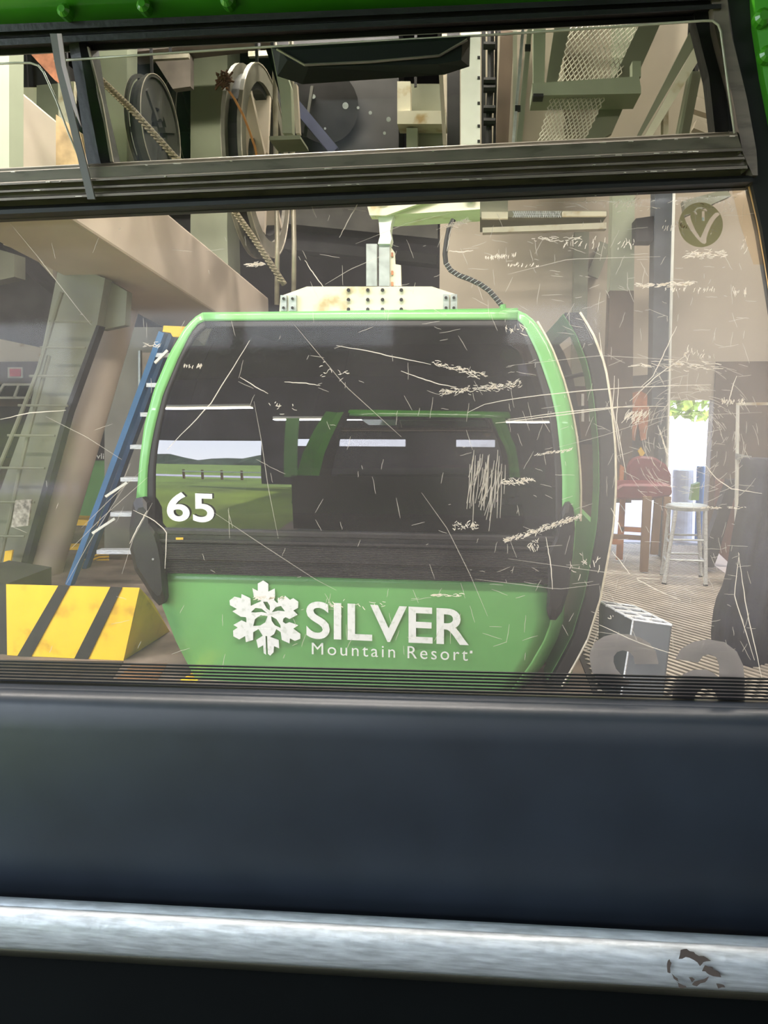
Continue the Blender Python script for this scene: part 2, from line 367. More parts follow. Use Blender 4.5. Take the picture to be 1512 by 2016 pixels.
# dark bevelled flank at the right of the panel
FL = resample([(1078, 1158), (1082, 1190), (1084, 1225), (1070, 1262), (1042, 1310), (1012, 1350), (980, 1392)], 16)
FR = resample([(1098, 1150), (1112, 1180), (1110, 1220), (1096, 1262), (1070, 1310), (1036, 1350), (1002, 1392)], 16)
rows = [[S(*a), S(*lerp(a, b, .5), .03), S(*b, .12)] for a, b in zip(FL, FR)]
G().grid(rows, (0, .04, 0)).put('lower_flank', GREEN, cab, smooth=True)
def blob(name, poly, m, parent, d=-.05, th=.09, **k):
    vs, fs = fill2d([poly]); c0 = [S(x, y, d) for x, y in poly]
    cx = sum(p[0] for p in poly) / len(poly); cy = sum(p[1] for p in poly) / len(poly)
    inner = [S(*lerp(p, (cx, cy), .18), d - .02) for p in poly]; back = [p + Vector((0, th, 0)) for p in c0]
    n = len(poly); g = G(); g.add(back + c0 + inner, [tuple(range(n - 1, -1, -1))] + [(i, (i + 1) % n, n + (i + 1) % n, n + i) for i in range(n)] + [(n + i, n + (i + 1) % n, 2 * n + (i + 1) % n, 2 * n + i) for i in range(n)])
    vs2, fs2 = fill2d([[lerp(p, (cx, cy), .18) for p in poly]]); g.add([S(x, y, d - .02) for x, y in vs2], fs2)
    return g.put(name, m, parent, **k)
bl = blob('bumper', [(262, 990), (268, 981), (280, 979), (289, 990), (292, 1030), (305, 1047), (313, 1072), (320, 1110), (323, 1150), (325, 1178), (321, 1189), (313, 1192), (300, 1178), (285, 1152), (265, 1122), (256, 1082), (255, 1040)], BLACK, cab)
G().tube([S(301, 1101, -.08), S(301, 1101, -.066)], .006, 8).put('screw', GALV, bl)
blob('bumper', [(1107, 1005), (1114, 991), (1122, 989), (1129, 1000), (1132, 1040), (1127, 1100), (1120, 1160), (1106, 1205), (1094, 1221), (1082, 1220), (1077, 1205), (1080, 1160), (1078, 1090), (1096, 1055)], BLACK, cab)
# sides, roof, floor and back of the cabin
def outline_pts(pts, n=16): return [S(*p) for p in resample(pts, n)]
BK = 5.85
def shell(name, pts, m, th=.02, y1=BK, **k):
    fr_ = [S(*p) for p in pts]; rows = [[Vector((p.x, p.y + .12 + (y1 - p.y - .12) * t, p.z)) for t in (0, .5, 1)] for p in fr_]
    return G().grid(rows, (th, 0, 0)).put(name, m, cab, smooth=True, **k)
shell('side_window', resample(LO, 18), GLASS65)
shell('side_panel', resample([(268, 981), (262, 1060), (270, 1120), (300, 1180), (345, 1262), (398, 1362), (420, 1400)], 14), GREEN)
shell('side_panel', resample([(1141, 1020), (1136, 1100), (1110, 1220), (1096, 1262), (1036, 1350), (1002, 1392)], 14), GREEN, -.02)
a0, a1 = S(399, 615), S(1020, 611); b0, b1 = S(420, 1400), S(980, 1392)
G().box(a0.x, a0.y + .02, a0.z - .03, a1.x, BK, a0.z).put('roof', GREEN, cab)
G().box(b0.x, b0.y + .02, b0.z, b1.x, BK, b0.z + .03).put('cabin_floor', BLACK, cab)
def back(pl, pr, nme, m, n=14):
    A = [S(*p) for p in resample(pl, n)]; B = [S(*p) for p in resample(pr, n)]
    rows = [[Vector((a.x + (b.x - a.x) * t / 6, BK, a.z + (b.z - a.z) * t / 6)) for t in range(7)] for a, b in zip(A, B)]
    G().grid(rows, (0, -.02, 0)).put(nme, m, cab)
back(LO, RO[:-1], 'rear_window', GLASS65)
back([(268, 981), (262, 1060), (270, 1120), (300, 1180), (345, 1262), (420, 1400)], [(1141, 981), (1136, 1060), (1120, 1120), (1096, 1180), (1050, 1262), (980, 1400)], 'rear_panel', GREEN)
G().px([(300, 1010), (1090, 1020), (1085, 1120), (305, 1110)], 4.16, .08).put('seat_pad', PAD, cab)
G().box(b0.x + .1, BK - .5, .45, b1.x - .1, BK - .05, .52).put('bench', PAD, cab)
def letters(nme, vs, fs, m, parent, at):
    par = list(range(len(vs)))
    def fd(a):
        while par[a] != a: par[a] = par[par[a]]; a = par[a]
        return a
    for f in fs:
        for k in f[1:]: par[fd(k)] = fd(f[0])
    comp = {}
    for f in fs: comp.setdefault(fd(f[0]), []).append(f)
    grp = []
    for c, ff in comp.items():
        xs = [vs[k][0] for f in ff for k in f]; a, b = min(xs), max(xs)
        for g_ in grp:
            if a < g_[1] - .3 and b > g_[0] + .3 and min(b, g_[1]) - max(a, g_[0]) > .6 * min(b - a, g_[1] - g_[0]): g_[2].extend(ff); g_[0] = min(a, g_[0]); g_[1] = max(b, g_[1]); break
        else: grp.append([a, b, list(ff)])
    for a, b, ff in grp:
        ids = sorted({k for f in ff for k in f}); mp = {k: i for i, k in enumerate(ids)}
        decal(nme, [vs[k] for k in ids], [tuple(mp[k] for k in f) for f in ff], m, parent, at)
# window number
vs, fs = text2d('65', .02, 1.04)
letters('digit', quadmap(vs, (328, 968), (421, 971), (329, 1026), (422, 1029)), fs, WHITE, cab, lambda x, y: S(x, y, .001))
# resort lettering
vs, fs = text2d('SILVER', .018, 1.0)
letters('letter', quadmap(vs, (603, 1183), (923, 1199), (603, 1257), (923, 1271)), fs, WHITE, cab, lambda x, y: S(x, y, -.009))
vs, fs = text2d('Mountain Resort', 0, 1.28)
letters('letter', quadmap(vs, (614, 1265), (921, 1276), (614, 1288), (921, 1301)), fs, WHITE, cab, lambda x, y: S(x, y, -.009))
decal('mark', [(925, 1281), (930, 1281), (930, 1286), (925, 1286)], [(0, 1, 2, 3)], WHITE, cab, lambda x, y: S(x, y, -.009))
flk = [(915, 600), (948, 622), (948, 672), (990, 652), (992, 700), (985, 727), (1004, 745), (1010, 745), (1010, 712), (1048, 722), (1055, 698), (1088, 725), (1110, 715), (1142, 738), (1140, 778), (1110, 795), (1138, 822), (1085, 850), (1060, 838), (1045, 848), (1042, 868), (1060, 880), (1085, 870), (1143, 890), (1110, 912), (1155, 945), (1155, 978), (1120, 992), (1088, 975), (1085, 1008), (1035, 985), (1028, 935), (1000, 915), (985, 948), (958, 965), (1015, 985), (1018, 1040), (985, 1025), (982, 1065), (960, 1087), (945, 1075), (940, 960), (930, 960), (934, 1082), (918, 1070), (915, 1020), (882, 1038), (870, 985), (912, 958), (885, 915), (850, 935), (850, 985), (803, 1000), (798, 960), (760, 982), (722, 962), (720, 925), (750, 905), (722, 888), (775, 858), (806, 872), (806, 850), (803, 838), (770, 835), (715, 800), (745, 785), (700, 760), (697, 730), (730, 705), (772, 715), (775, 688), (832, 715), (835, 765), (870, 748), (905, 733), (855, 708), (845, 650), (880, 668), (880, 620)]
holes = [[(914, 738), (942, 738), (958, 765), (958, 795), (938, 782)], [(835, 806), (865, 778), (905, 783), (940, 812), (905, 804), (865, 808)],
         [(970, 806), (995, 774), (1030, 765), (1056, 800), (1012, 796)], [(850, 895), (862, 850), (900, 824), (944, 832), (928, 872), (895, 892)],
         [(966, 832), (1000, 850), (1026, 890), (1028, 908), (990, 890), (970, 862)]]
sc_ = lambda pts: [(240 + x * .3042, 960 + y * .3042) for x, y in pts]
vs, fs = fill2d([sc_(flk)] + [sc_(h) for h in holes])
decal('snowflake_logo', vs, fs, WHITE, cab, lambda x, y: S(x, y, -.009))

# open sliding door leaf on the platform side
DP = resample([(1140, 615), (1165, 655), (1190, 720), (1201, 790), (1210, 880), (1211, 960), (1206, 1040), (1195, 1100), (1180, 1180), (1155, 1260), (1128, 1310), (1105, 1350)], 30)
dpt = [P(x, y, 4.0) for x, y in DP]
leaf = bpy.data.objects.new('door', None); sc.collection.objects.link(leaf); leaf.parent = cab; leaf['label'] = 'open curved door leaf, green with black rubber edge'
def leafpart(name, i0, i1, y0, y1, x_in, x_out, m, ny=2, parent=leaf):
    A = dpt[i0:i1]; rows = [[Vector((p.x + x_in, y0 + (y1 - y0) * t / (ny - 1), p.z)) for t in range(ny)] for p in A]
    return G().grid(rows, (x_out - x_in, 0, 0)).put(name, m, parent, smooth=False)
leafpart('edge_rubber', 0, 30, 4.0, 4.06, -.068, 0, RUB)
leafpart('stile', 0, 30, 4.06, 4.26, -.072, -.02, GREEN)
leafpart('stile', 0, 30, 5.3, 5.42, -.06, -.0, BLACK)
zs = [p.z for p in dpt]; mid = next(i for i, z in enumerate(zs) if z < P(1200, 1050, 4.0).z)
leafpart('door_panel', mid, 30, 4.26, 5.3, -.05, -.02, GREEN)
leafpart('door_rail', 0, 2, 4.06, 5.3, -.07, -.0, GREEN)
leafpart('door_pane', 2, mid, 4.26, 5.3, -.04, -.036, pane('clear_door_pane', (236, 234, 232), gloss=.05, haze=.01))
G().tube([p + Vector((.004, -.004, 0)) for p in dpt], .006, 6).put('seal', SEAL, leaf)
G().tube([S(x + 3, y, .05) for x, y in resample(RO[2:], 14)], .006, 6).put('door_seal', SEAL, cab)
G().tube([P(1112, 744, 4.6), P(1160, 734, 4.3)], .012, 8).put('brace', DARK, leaf)
G().px([(1125, 1265), (1147, 1270), (1118, 1345), (1098, 1340)], 4.02, .05).put('foot_bracket', GREEN, leaf)
# aluminium hanger beam on the roof
hb = thing('hanger_beam', 'riveted aluminium cross beam on the roof of the numbered cabin', 'hanger', (P(728, 615, 4.8).x, 4.8, P(728, 618, 4.8).z))
G().px([(552, 583), (604, 564), (850, 564), (900, 580), (900, 613), (550, 613)], 4.72, .16).put('beam', CREAM, hb)
for x in (686, 724, 753, 790):
    for y in (571, 590, 609):
        G().tube([P(x, y, 4.700), P(x, y, 4.725)], .011, 10).put('rivet', DARK, hb)
for x0, x1, yy in ((552, 564, 581), (568, 583, 581), (872, 884, 579), (887, 900, 579)):
    c_b = G().rect(x0, yy, x1, 612, 4.69, .04).put('clamp_plate', GALV, hb)
    for y in (yy + 7, 606): G().tube([P((x0 + x1) / 2, y, 4.675), P((x0 + x1) / 2, y, 4.695)], .009, 8).put('bolt', DARK, c_b)
# hanger arm
ha = thing('hanger_arm', 'galvanised twin channel arm carrying the numbered cabin from the grip', 'hanger arm', (P(745, 563, 4.8).x, 4.8, P(745, 563, 4.8).z))
G().rect(721, 480, 742, 563, 4.72, .06).put('channel', GALV, ha)
G().rect(746, 480, 767, 563, 4.72, .06).put('channel', GALV, ha)
G().px([(767, 482), (777, 497), (778, 520), (789, 522), (790, 563), (767, 563)], 4.74, .03).put('rack_plate', CREAM, ha)
for y in (497, 533, 555): G().rect(770, y, 774, y + 8, 4.73, .02).put('slot', RUST, ha)
G().px([(744, 424), (775, 424), (770, 440), (768, 455), (771, 470), (768, 480), (744, 480), (748, 465), (746, 440)], 4.70, .1).put('grip_neck', WHITEP, ha)
# carriage above
cg = thing('grip_carriage', 'stained cream steel carriage holding the hanger arm under the rail', 'carriage', (P(830, 420, 4.8).x, 4.8, P(830, 425, 4.8).z))
G().px([(717, 385), (860, 384), (862, 388), (760, 424), (728, 424)], 4.66, .1).put('side_plate', CREAM, cg)
G().px([(862, 388), (945, 380), (945, 412), (752, 424)], 4.70, .3).put('box_beam', CREAM, cg)
G().tube([P(753, 392, 4.63), P(753, 392, 4.665)], .03, 14).put('roller', GALV, cg)
G().tube([P(925, 386, 4.66), P(925, 386, 4.70)], .035, 14).put('roller', GALV, cg)
# spiral wrapped cable feeding the cabin roof
cb = [(893, 432), (884, 450), (879, 475), (876, 500), (878, 518), (887, 532), (903, 542), (925, 550), (946, 560), (963, 572), (977, 588), (988, 602)]
cpts = [P(x, y, 4.7) for x, y in cb]
ct = thing('wrapped_cable', 'black spiral wrapped cable curving down to the cabin roof', 'cable', cpts[-1])
G().tube(cpts, .015, 8).put('cable', RUB, ct)
g = G()
for i in range(11, 30):
    t = i / 29 * (len(cpts) - 1); k = min(int(t), len(cpts) - 2); p = cpts[k].lerp(cpts[k + 1], t - k); d = (cpts[k + 1] - cpts[k]).normalized()
    g.beam(p - Vector((.012, .015, .008)), p + Vector((.012, -.015, .008)), .003, .003)
o = g.put('spiral_wrap', GALV, ct); o['kind'] = 'stuff'
G().tube([P(989, 600, 4.7), P(991, 612, 4.7)], .02, 10).put('gland', GREEN, ct)

# ------------------------------------------------------------------ structure steel on the left
A5, A75 = P(130, 425, 5.0), P(430, 620, 7.5)
dA = (A75 - A5) / 2.5
lo_ = A5 + dA * -1.6; hi_ = A75 + dA * 1.5
bw, bh = .8, .575
def girder(a, b):
    g = G(); g.hexa([a, a + Vector((-bw, 0, 0)), a + Vector((-bw, 0, bh)), a + Vector((0, 0, bh))], [b, b + Vector((-bw, 0, 0)), b + Vector((-bw, 0, bh)), b + Vector((0, 0, bh))]); return g
gd = girder(lo_, hi_).put('sloping_girder', TAN, label='broad tan box girder sloping down from the ceiling to behind the numbered cabin', cat='girder')
bv = gd.modifiers.new('b', 'BEVEL'); bv.width = .02; bv.segments = 2
# ladder column
lc = thing('ladder_column', 'slanted grey-green steel column with a caged ladder on its face', 'column', P(0, 1130, 6.2))
G().px([(118, 512), (207, 548), (190, 645), (130, 810), (35, 1145), (-60, 1145), (60, 800)], 6.2, .12).put('plate', SAGED, lc)
G().px([(190, 640), (196, 642), (135, 812), (45, 1148), (33, 1148), (128, 805)], 6.18, .1).put('gap_shade_strip', DARK, lc)  # dark strip stands in for the shaded gap beside the pipe column
G().tube([P(x, y, 6.0) for x, y in ((122, 575), (112, 605), (75, 730), (35, 830), (0, 915), (-40, 1010))], .018, 8).put('cage_rail', SAGED, lc)
G().tube([P(x, y, 6.05) for x, y in ((97, 700), (78, 770), (57, 850), (37, 935), (20, 1020), (-5, 1120))], .018, 8).put('cage_rail', SAGED, lc)
for (x0, x1, y) in ((98, 180, 633), (80, 168, 684), (58, 146, 740), (36, 134, 798), (15, 108, 857), (0, 88, 921), (-30, 68, 988), (-50, 48, 1055)):
    G().tube([P(x0, y, 6.0), P(x1, y + 1, 6.0)], .011, 6).put('rung', SAGED, lc)
G().px([(30, 985), (62, 983), (55, 1035), (22, 1038)], 5.98, .02).put('tape_patch', mat('peeling_tape', (176, 170, 158), .6, vary=.3, scale=25), lc)
G().px([(10, 1085), (25, 1083), (18, 1120), (4, 1122)], 6.05, .02).put('yellow_tag', YEL, lc)
# round raker
rp_ = G().tube([P(240, 606, 7.0), P(76, 1150, 6.4)], [.15, .17], 24).put('round_pipe_column', TAN, smooth=True, label='round tan steel pipe column leaning beside the ladder column', cat='column')
# upright box column + cap
uc = thing('upright_column', 'upright grey steel column under the girder behind the blue stepladder', 'column', P(270, 1090, 7.6))
G().rect(206, 644, 332, 1092, 7.6, .4).put('shaft', mat('grey_column_paint', (150, 148, 138), .5, vary=.1, scale=2), uc)
G().px([(272, 690), (276, 690), (276, 790), (272, 790)], 7.57, .03).put('conduit', GALV, uc)
G().px([(280, 694), (330, 694), (330, 900), (280, 800)], 7.57, .03).put('access_panel', mat('pale_access_panel', (190, 176, 160), .5), uc)
# knee plates where column meets girder
kp = G().px([(122, 515), (205, 547), (250, 574), (246, 640), (200, 650), (135, 600)], 6.32, .1).put('knee_plate', SAGED, lc)
# left background
plane_wall('wall_annex', [(wx(-60, 10), 10.0, 0, wx(125, 10), 10.1, 6)], CREAM)
plane_wall('trim_annex', [(wx(-60, 9.9), 9.9, 0, wx(105, 9.9), 9.98, wz(712, 9.9, 40))], BROWN)
du = G().px([(-60, 470), (0, 480), (60, 545), (118, 592), (105, 690), (60, 680), (-60, 655)], 8.0, .6).put('dark_duct', DARK, label='dark steel duct crossing behind the caged ladder', cat='duct')
G().px([(-40, 480), (28, 500), (28, 545), (-40, 560)], 7.7, .2).put('grey_housing', SAGED, label='small grey housing above the dark duct', cat='housing')
wf = thing('annex_window', 'white framed office window below the red sign', 'window', P(30, 785, 9.8))
G().px([(0, 757), (66, 757), (60, 783), (-8, 783)], 9.85, .03).put('pane', DARK, wf)
for a, b in (((8, 757), (66, 757)), ((-10, 783), (60, 783)), ((8, 757), (-8, 783)), ((38, 757), (28, 783)), ((66, 757), (58, 783))):
    G().beam(P(*a, 9.8), P(*b, 9.8), .03, .03, up=(0, 1, 0)).put('window_frame', WHITEP, wf)
sg = thing('red_sign', 'small red and white notice on the brown annex wall', 'sign', P(28, 745, 9.8))
G().rect(15, 723, 44, 744, 9.82, .02).put('board', WHITEP, sg)
G().rect(19, 726, 40, 741, 9.80, .015).put('print', RED, sg)
cabt = G().px([(70, 760), (100, 760), (80, 890), (40, 890)], 9.5, .3).put('office_cabinet', SAGED, label='grey cabinet beyond the caged ladder', cat='cabinet')
G().px([(-40, 800), (62, 800), (40, 900), (-40, 905)], 9.0, .4).put('dark_counter', DARK, label='dark counter under the annex window', cat='counter')
# parked second cabin
c2 = thing('gondola_cabin', 'second green gondola cabin half hidden behind the pipe column', 'gondola cabin', P(185, 1022, 9.2))
G().px([(140, 905), (214, 905), (214, 1020), (150, 1024), (143, 1000)], 9.2, 1.2).put('lower_panel', GREEN, c2)
G().px([(150, 700), (214, 700), (214, 905), (140, 905), (142, 800)], 9.2, 1.2).put('window_band', DARK, c2)
G().rect(138, 845, 214, 906, 9.17, .02).put('waist_band', BLACK, c2)
G().rect(200, 790, 212, 830, 9.16, .02).put('latch_plate', GALV, c2)
vs, fs = text2d('silvermt.com', .01)
vs = [(-x, y) for x, y in vs]
letters('letter', quadmap(vs, (120, 889), (212, 893), (120, 900), (212, 904)), fs, WHITE, c2, lambda x, y: P(x, y, 9.16))
# floor paint and kerb behind the ladder
G().px([(130, 1022), (240, 1028), (240, 1036), (130, 1034)], 8.0, .3).put('yellow_kerb', YEL, label='yellow painted kerb under the second cabin', cat='kerb')
for (poly, nme, m, lab) in (([(95, 1070), (165, 1070), (160, 1082), (90, 1082)], 'floor_line', YEL, 'yellow line painted on the floor behind the pipe column'),
                            ([(345, 1345), (388, 1318), (400, 1318), (372, 1372), (330, 1372)], 'floor_line', YEL, 'yellow line painted on the floor in front of the numbered cabin'),
                            ([(215, 1350), (262, 1306), (330, 1306), (290, 1372), (190, 1372)], 'floor_patch', mat('ochre_floor', (128, 92, 56), .8, vary=.2, scale=4), 'ochre brown patch of floor beside the striped block')):
    v = [Pz(x, y, .004) for x, y in poly]; G().prism(v, [q - Vector((0, 0, .003)) for q in v]).put(nme, m, label=lab, cat='floor marking')
v = [Pz(x, y, .006) for x, y in ((-200, 1296), (243, 1302), (215, 1345), (170, 1372), (-200, 1372))]
G().prism(v, [q - Vector((0, 0, .005)) for q in v]).put('rubber_floor_mat', BLK, label='dark rubber mat on the floor in front of the striped block', cat='mat')
# striped concrete block
YB = 4.2
blk = thing('striped_block', 'yellow concrete block with slanted black stripes', 'barrier', P(130, 1296, YB))
def blkpt(x, y, dy=0): return P(x, y, YB) + Vector((0, dy, 0))
front = [(12, 1150), (275, 1157), (243, 1301), (14, 1290)]
fr3 = [blkpt(*p) for p in front]; bk3 = [p + Vector((0, .55, 0)) for p in fr3]
bk3[1] = P(300, 1184, YB + .25); bk3[0] = Vector((bk3[0].x, YB + .25, bk3[1].z)); bk3[2] = Pz(334, 1243, .0)
bk3[3].z = 0; fr3[2].z = max(0, fr3[2].z)
G().prism(fr3, bk3).put('body', YEL, blk)
def strp(poly, m, nme='stripe'):
    v = [blkpt(*p, -.006) for p in poly]; G().prism(v, [q + Vector((0, .005, 0)) for q in v]).put(nme, m, blk)
strp([(116, 1152), (138, 1152.5), (62, 1292), (35, 1291)], BLK)
strp([(218, 1155), (241, 1156), (174, 1297), (147, 1296)], BLK)
G().px([(-80, 1135), (12, 1150), (14, 1290), (-80, 1290)], YB + .02, .5).put('dark_plinth', DARK, label='dark steel plinth beside the striped block', cat='plinth')
# rusty machine base behind block
mb = G().px([(150, 1157), (152, 1120), (178, 1105), (205, 1098), (250, 1098), (262, 1110), (268, 1125), (268, 1157)], 7.1, .4).put('machine_block', mat('oily_base', (84, 70, 58), .7, vary=.4, scale=6), label='oily brown machine block behind the striped block', cat='machine')
hs = thing('yellow_hose', 'yellow ribbed hose looped behind the foot of the stepladder', 'hose', P(150, 1135, 5.5))
for k in range(3):
    G().tube([P(x, y + k * 6, 7.05) for x, y in ((148, 1125), (158, 1110), (175, 1098), (195, 1091), (214, 1090))], .012, 6).put('strand', YEL, hs)
# blue stepladder
sl = thing('stepladder', 'blue fibreglass stepladder with yellow top cap beside the numbered cabin', 'ladder', P(190, 1150, 6.0))
G().beam(P(322, 655, 5.9), P(138, 1150, 5.9), .045, .085, up=(0, 1, 0)).put('rail', BLUE, sl)
G().beam(P(392, 655, 5.9), P(330, 1150, 5.9), .045, .085, up=(0, 1, 0)).put('rail', BLUE, sl)
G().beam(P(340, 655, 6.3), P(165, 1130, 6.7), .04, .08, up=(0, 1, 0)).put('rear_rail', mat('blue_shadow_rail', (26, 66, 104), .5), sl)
G().px([(322, 641), (370, 643), (370, 652), (354, 663), (340, 663), (336, 655), (320, 653)], 5.86, .2).put('top_cap', YEL, sl)
for (x, y) in ((306, 699), (288, 758), (276, 816), (256, 880), (237, 944), (217, 1013), (190, 1087)):
    G().rect(x, y - 4, x + 100 - (y - 690) * .02, y + 4, 5.86, .09).put('step', ALU, sl)
for a, b in (((208, 978), (250, 950)), ((182, 1050), (226, 1021)), ((305, 715), (330, 690))):
    G().beam(P(*a, 5.8), P(*b, 5.85), .02, .02, up=(0, 1, 0)).put('spreader', WHITEP, sl)

# ------------------------------------------------------------------ upper hall steel seen through the vent window
def col(name, poly, Y, d, m, label, cat='column', group=None): return G().px(poly, Y, d).put(name, m, label=label, cat=cat, group=group)
col('steel_pillar', [(178, 60), (250, 60), (250, 560), (240, 560), (178, 560)], 8.3, .25, SAGE, 'pale sage pillar behind the slanting wire rope', 'pillar')
p1 = bpy.data.objects['steel_pillar']
col('steel_pillar', [(375, 40), (447, 40), (449, 330), (447, 450), (450, 560), (375, 560)], 9.6, .5, SAGE, 'pale sage pillar between the second and third sheaves', 'pillar')
def sheave(px, Y, label, r=.79, py=325, wdt=.16, light=False):
    c = P(px, py, Y)
    t = thing('sheave_wheel', label, 'sheave', c, 'sheave wheels beside the pillars')
    def disc(x0, x1, ra, rb, m, nm, n=40):
        g = G(); v = []
        for x in (x0, x1):
            for rr in (ra, rb): v += [(c.x + x, c.y + rr * math.cos(2 * math.pi * k / n), c.z + rr * math.sin(2 * math.pi * k / n)) for k in range(n)]
        f = []
        for k in range(n):
            j = (k + 1) % n
            f += [(k, j, n + j, n + k), (2 * n + k, 3 * n + k, 3 * n + j, 2 * n + j), (n + k, n + j, 3 * n + j, 3 * n + k), (k, 2 * n + k, 2 * n + j, j)]
        return g.add(v, f).put(nm, m, t, smooth=False)
    FM = mat('pale_sheave_paint', (124, 120, 108), .5, vary=.12) if light else SHEAVE; ri_ = r * (.82 if light else .93)
    disc(-wdt / 2, -wdt / 2 + .03, ri_, r, FM, 'flange'); disc(wdt / 2 - .03, wdt / 2, ri_, r, FM, 'flange')
    disc(-wdt / 2 - .004, -wdt / 2, r * .985, r, RIM, 'rim'); disc(wdt / 2, wdt / 2 + .006, r * .985, r, RIM, 'rim')
    disc(-wdt / 2 + .03, wdt / 2 - .03, r * .75, r * .9, DARK, 'liner')
    disc(-.02, .02, .1, .26, SHEAVE, 'hub')
    if not light: disc(.0, .06, .2, r * .95, SHEAVE, 'web')
    for k in range(6):
        a = k * math.pi / 3 + .3
        G().beam(c + Vector((0, .1 * math.cos(a), .1 * math.sin(a))), c + Vector((0, r * .8 * math.cos(a), r * .8 * math.sin(a))), .05, .16, up=(1, 0, 0)).put('spoke', TAN if light else SHEAVE, t)
    return t
sheave(303, 7.9, 'dark grooved sheave wheel beside the first sage pillar', r=.5, py=256)
sheave(372, 10.6, 'dark grooved sheave wheel half hidden by the second sage pillar', r=.66, py=258)
sheave(510, 7.0, 'pale rimmed sheave wheel hanging past the window rail', light=True)
def rope(name, pts, r, label, Y0, Y1):
    n = len(pts); q = [P(x, y, Y0 + (Y1 - Y0) * i / (n - 1)) for i, (x, y) in enumerate(pts)]
    t = thing(name, label, 'rope', q[-1])
    G().tube(q, r, 10).put('core', ROPE, t)
    g = G(); L = sum((a - b).length for a, b in zip(q, q[1:])); N = int(L / .022)
    for i in range(N):
        s = i / N * (n - 1); k = min(int(s), n - 2); p = q[k].lerp(q[k + 1], s - k); d = (q[k + 1] - q[k]).normalized(); sd_ = d.cross(Vector((0, 1, 0))).normalized()
        g.beam(p - sd_ * r * .9 - d * r * .9 - Vector((0, r * .8, 0)), p + sd_ * r * .9 + d * r * .9 - Vector((0, r * .8, 0)), r * .45, r * .45)
    o = g.put('strand', mat('rope_strand', (150, 138, 116), .6, .2), t); o['kind'] = 'stuff'
rope('wire_rope', [(150, 100), (196, 155), (262, 218), (345, 310), (445, 392), (500, 470), (560, 560)], .022, 'twisted steel wire rope slanting down past the first sheave', 4.6, 5.6)
for x in (546, 579):
    G().tube([P(x - 12, -330, 6.8), P(x - 4, 200, 6.8), P(x - 2, 385, 6.8), P(x, 480, 6.8), P(x - 1, 600, 6.8)], .022, 8).put('hanging_rope', RIM, smooth=True, label='pale rope hanging %s the dark machinery opening' % ('nearest the pale sheave in front of' if x < 560 else 'second from the pale sheave in front of'), cat='rope')
hbk = thing('steel_bracket', 'pale sage upright bracket holding the vent side of the sheave', 'bracket', P(555, 290, 6.5))
G().px([(522, 92), (533, 92), (552, 190), (556, 262), (575, 262), (572, 170), (545, 92)], 6.5, .1).put('post', SAGE, hbk)
G().px([(576, 165), (584, 165), (590, 262), (582, 262)], 6.45, .06).put('side_bar', TAN, hbk)
G().px([(530, 268), (590, 266), (592, 274), (530, 276)], 6.4, .3).put('base_plate', SAGED, hbk)
# bird-nest wad of frayed twine on the near side
tw = thing('frayed_twine', 'frayed brown twine knot tied off the pale rimmed sheave', 'twine', P(500, 300, 6.2))
g = G(); random.seed(3)
for i in range(46):
    a = random.uniform(0, 6.3); r0 = random.uniform(4, 20); cx, cy = 440 + r0 * math.cos(a) * .7, 160 + r0 * math.sin(a)
    g.tube([P(cx, cy, 6.2), P(cx + random.uniform(-7, 7), cy + random.uniform(-7, 7), 6.18), P(cx + random.uniform(-9, 9), cy + random.uniform(-9, 9), 6.2)], .009, 5)
g.put('knot', mat('brown_twine', (84, 58, 40), .9), tw)
G().tube([P(x, y, 6.2) for x, y in ((446, 172), (462, 195), (478, 225), (490, 255), (502, 290), (508, 320))], .010, 6).put('tail', mat('tan_twine', (170, 118, 66), .9), tw)
# dark machinery bay
mc = thing('drive_machinery', 'dark drive machinery in the bay behind the hanger arm', 'machinery', P(670, 400, 9))
G().rect(545, 30, 785, 330, 8.6, .6).put('housing', DARK, mc)
G().px([(560, 400), (720, 400), (862, 440), (862, 470), (560, 440)], 8.8, .4).put('cross_beam', SHEAVE, mc)
G().px([(560, 470), (860, 500), (860, 520), (560, 490)], 9.0, .3).put('cross_beam', DARK, mc)
G().tube([P(640, 210, 8.55), P(640, 210, 8.4)], .35, 24).put('flywheel', DARK, mc)
for (x, y, r) in ((617, 190, .022), (680, 208, .032), (705, 212, .014), (729, 222, .018), (765, 235, .024), (757, 262, .016), (640, 253, .012)):
    G().tube([P(x, y, 8.38), P(x, y, 8.3)], r, 10).put('bolt_head', GALV, mc)
G().beam(P(600, 270, 8.2), P(615, 170, 8.2), .03, .03).put('lever', SHEAVE, mc)
G().beam(P(560, 180, 8.1), P(660, 300, 8.1), .1, .1).put('brace', mat('blue_black_steel', (40, 44, 70), .5), mc)
# cream L frame + white post
lf = thing('cream_bracket', 'cream L shaped steel frame beside the white post', 'frame', P(830, 300, 7.5))
G().rect(782, 160, 808, 240, 7.5, .15).put('upright', CREAM, lf)
G().rect(782, 218, 878, 244, 7.45, .25).put('ledge', CREAM, lf)
G().rect(808, 165, 870, 218, 7.7, .05).put('rear_panel', SAGED, lf)
G().rect(800, 252, 822, 330, 7.5, .15).put('lower_upright', SAGE, lf)
G().rect(822, 252, 872, 330, 7.7, .05).put('rear_panel', SAGED, lf)
G().px([(860, 75), (868, 75), (879, 285), (872, 285)], 7.0, .08).put('tan_strip_post', TAN, label='thin tan strip post beside the cream frame', cat='post')
wp = thing('white_post', 'square white steel post left of the wire mesh walkway', 'post', P(928, 380, 6.4))
wp['label'] = 'square white steel post standing beside the black machine valves'
G().px([(908, -700), (948, -700), (945, 383), (907, 384)], 4.93, .16).put('shaft', WHITEP, wp)
for y in (110, 150, 200, 245, 275): G().rect(940, y, 945, y + 5, 4.92, .02).put('bolt', DARK, wp)
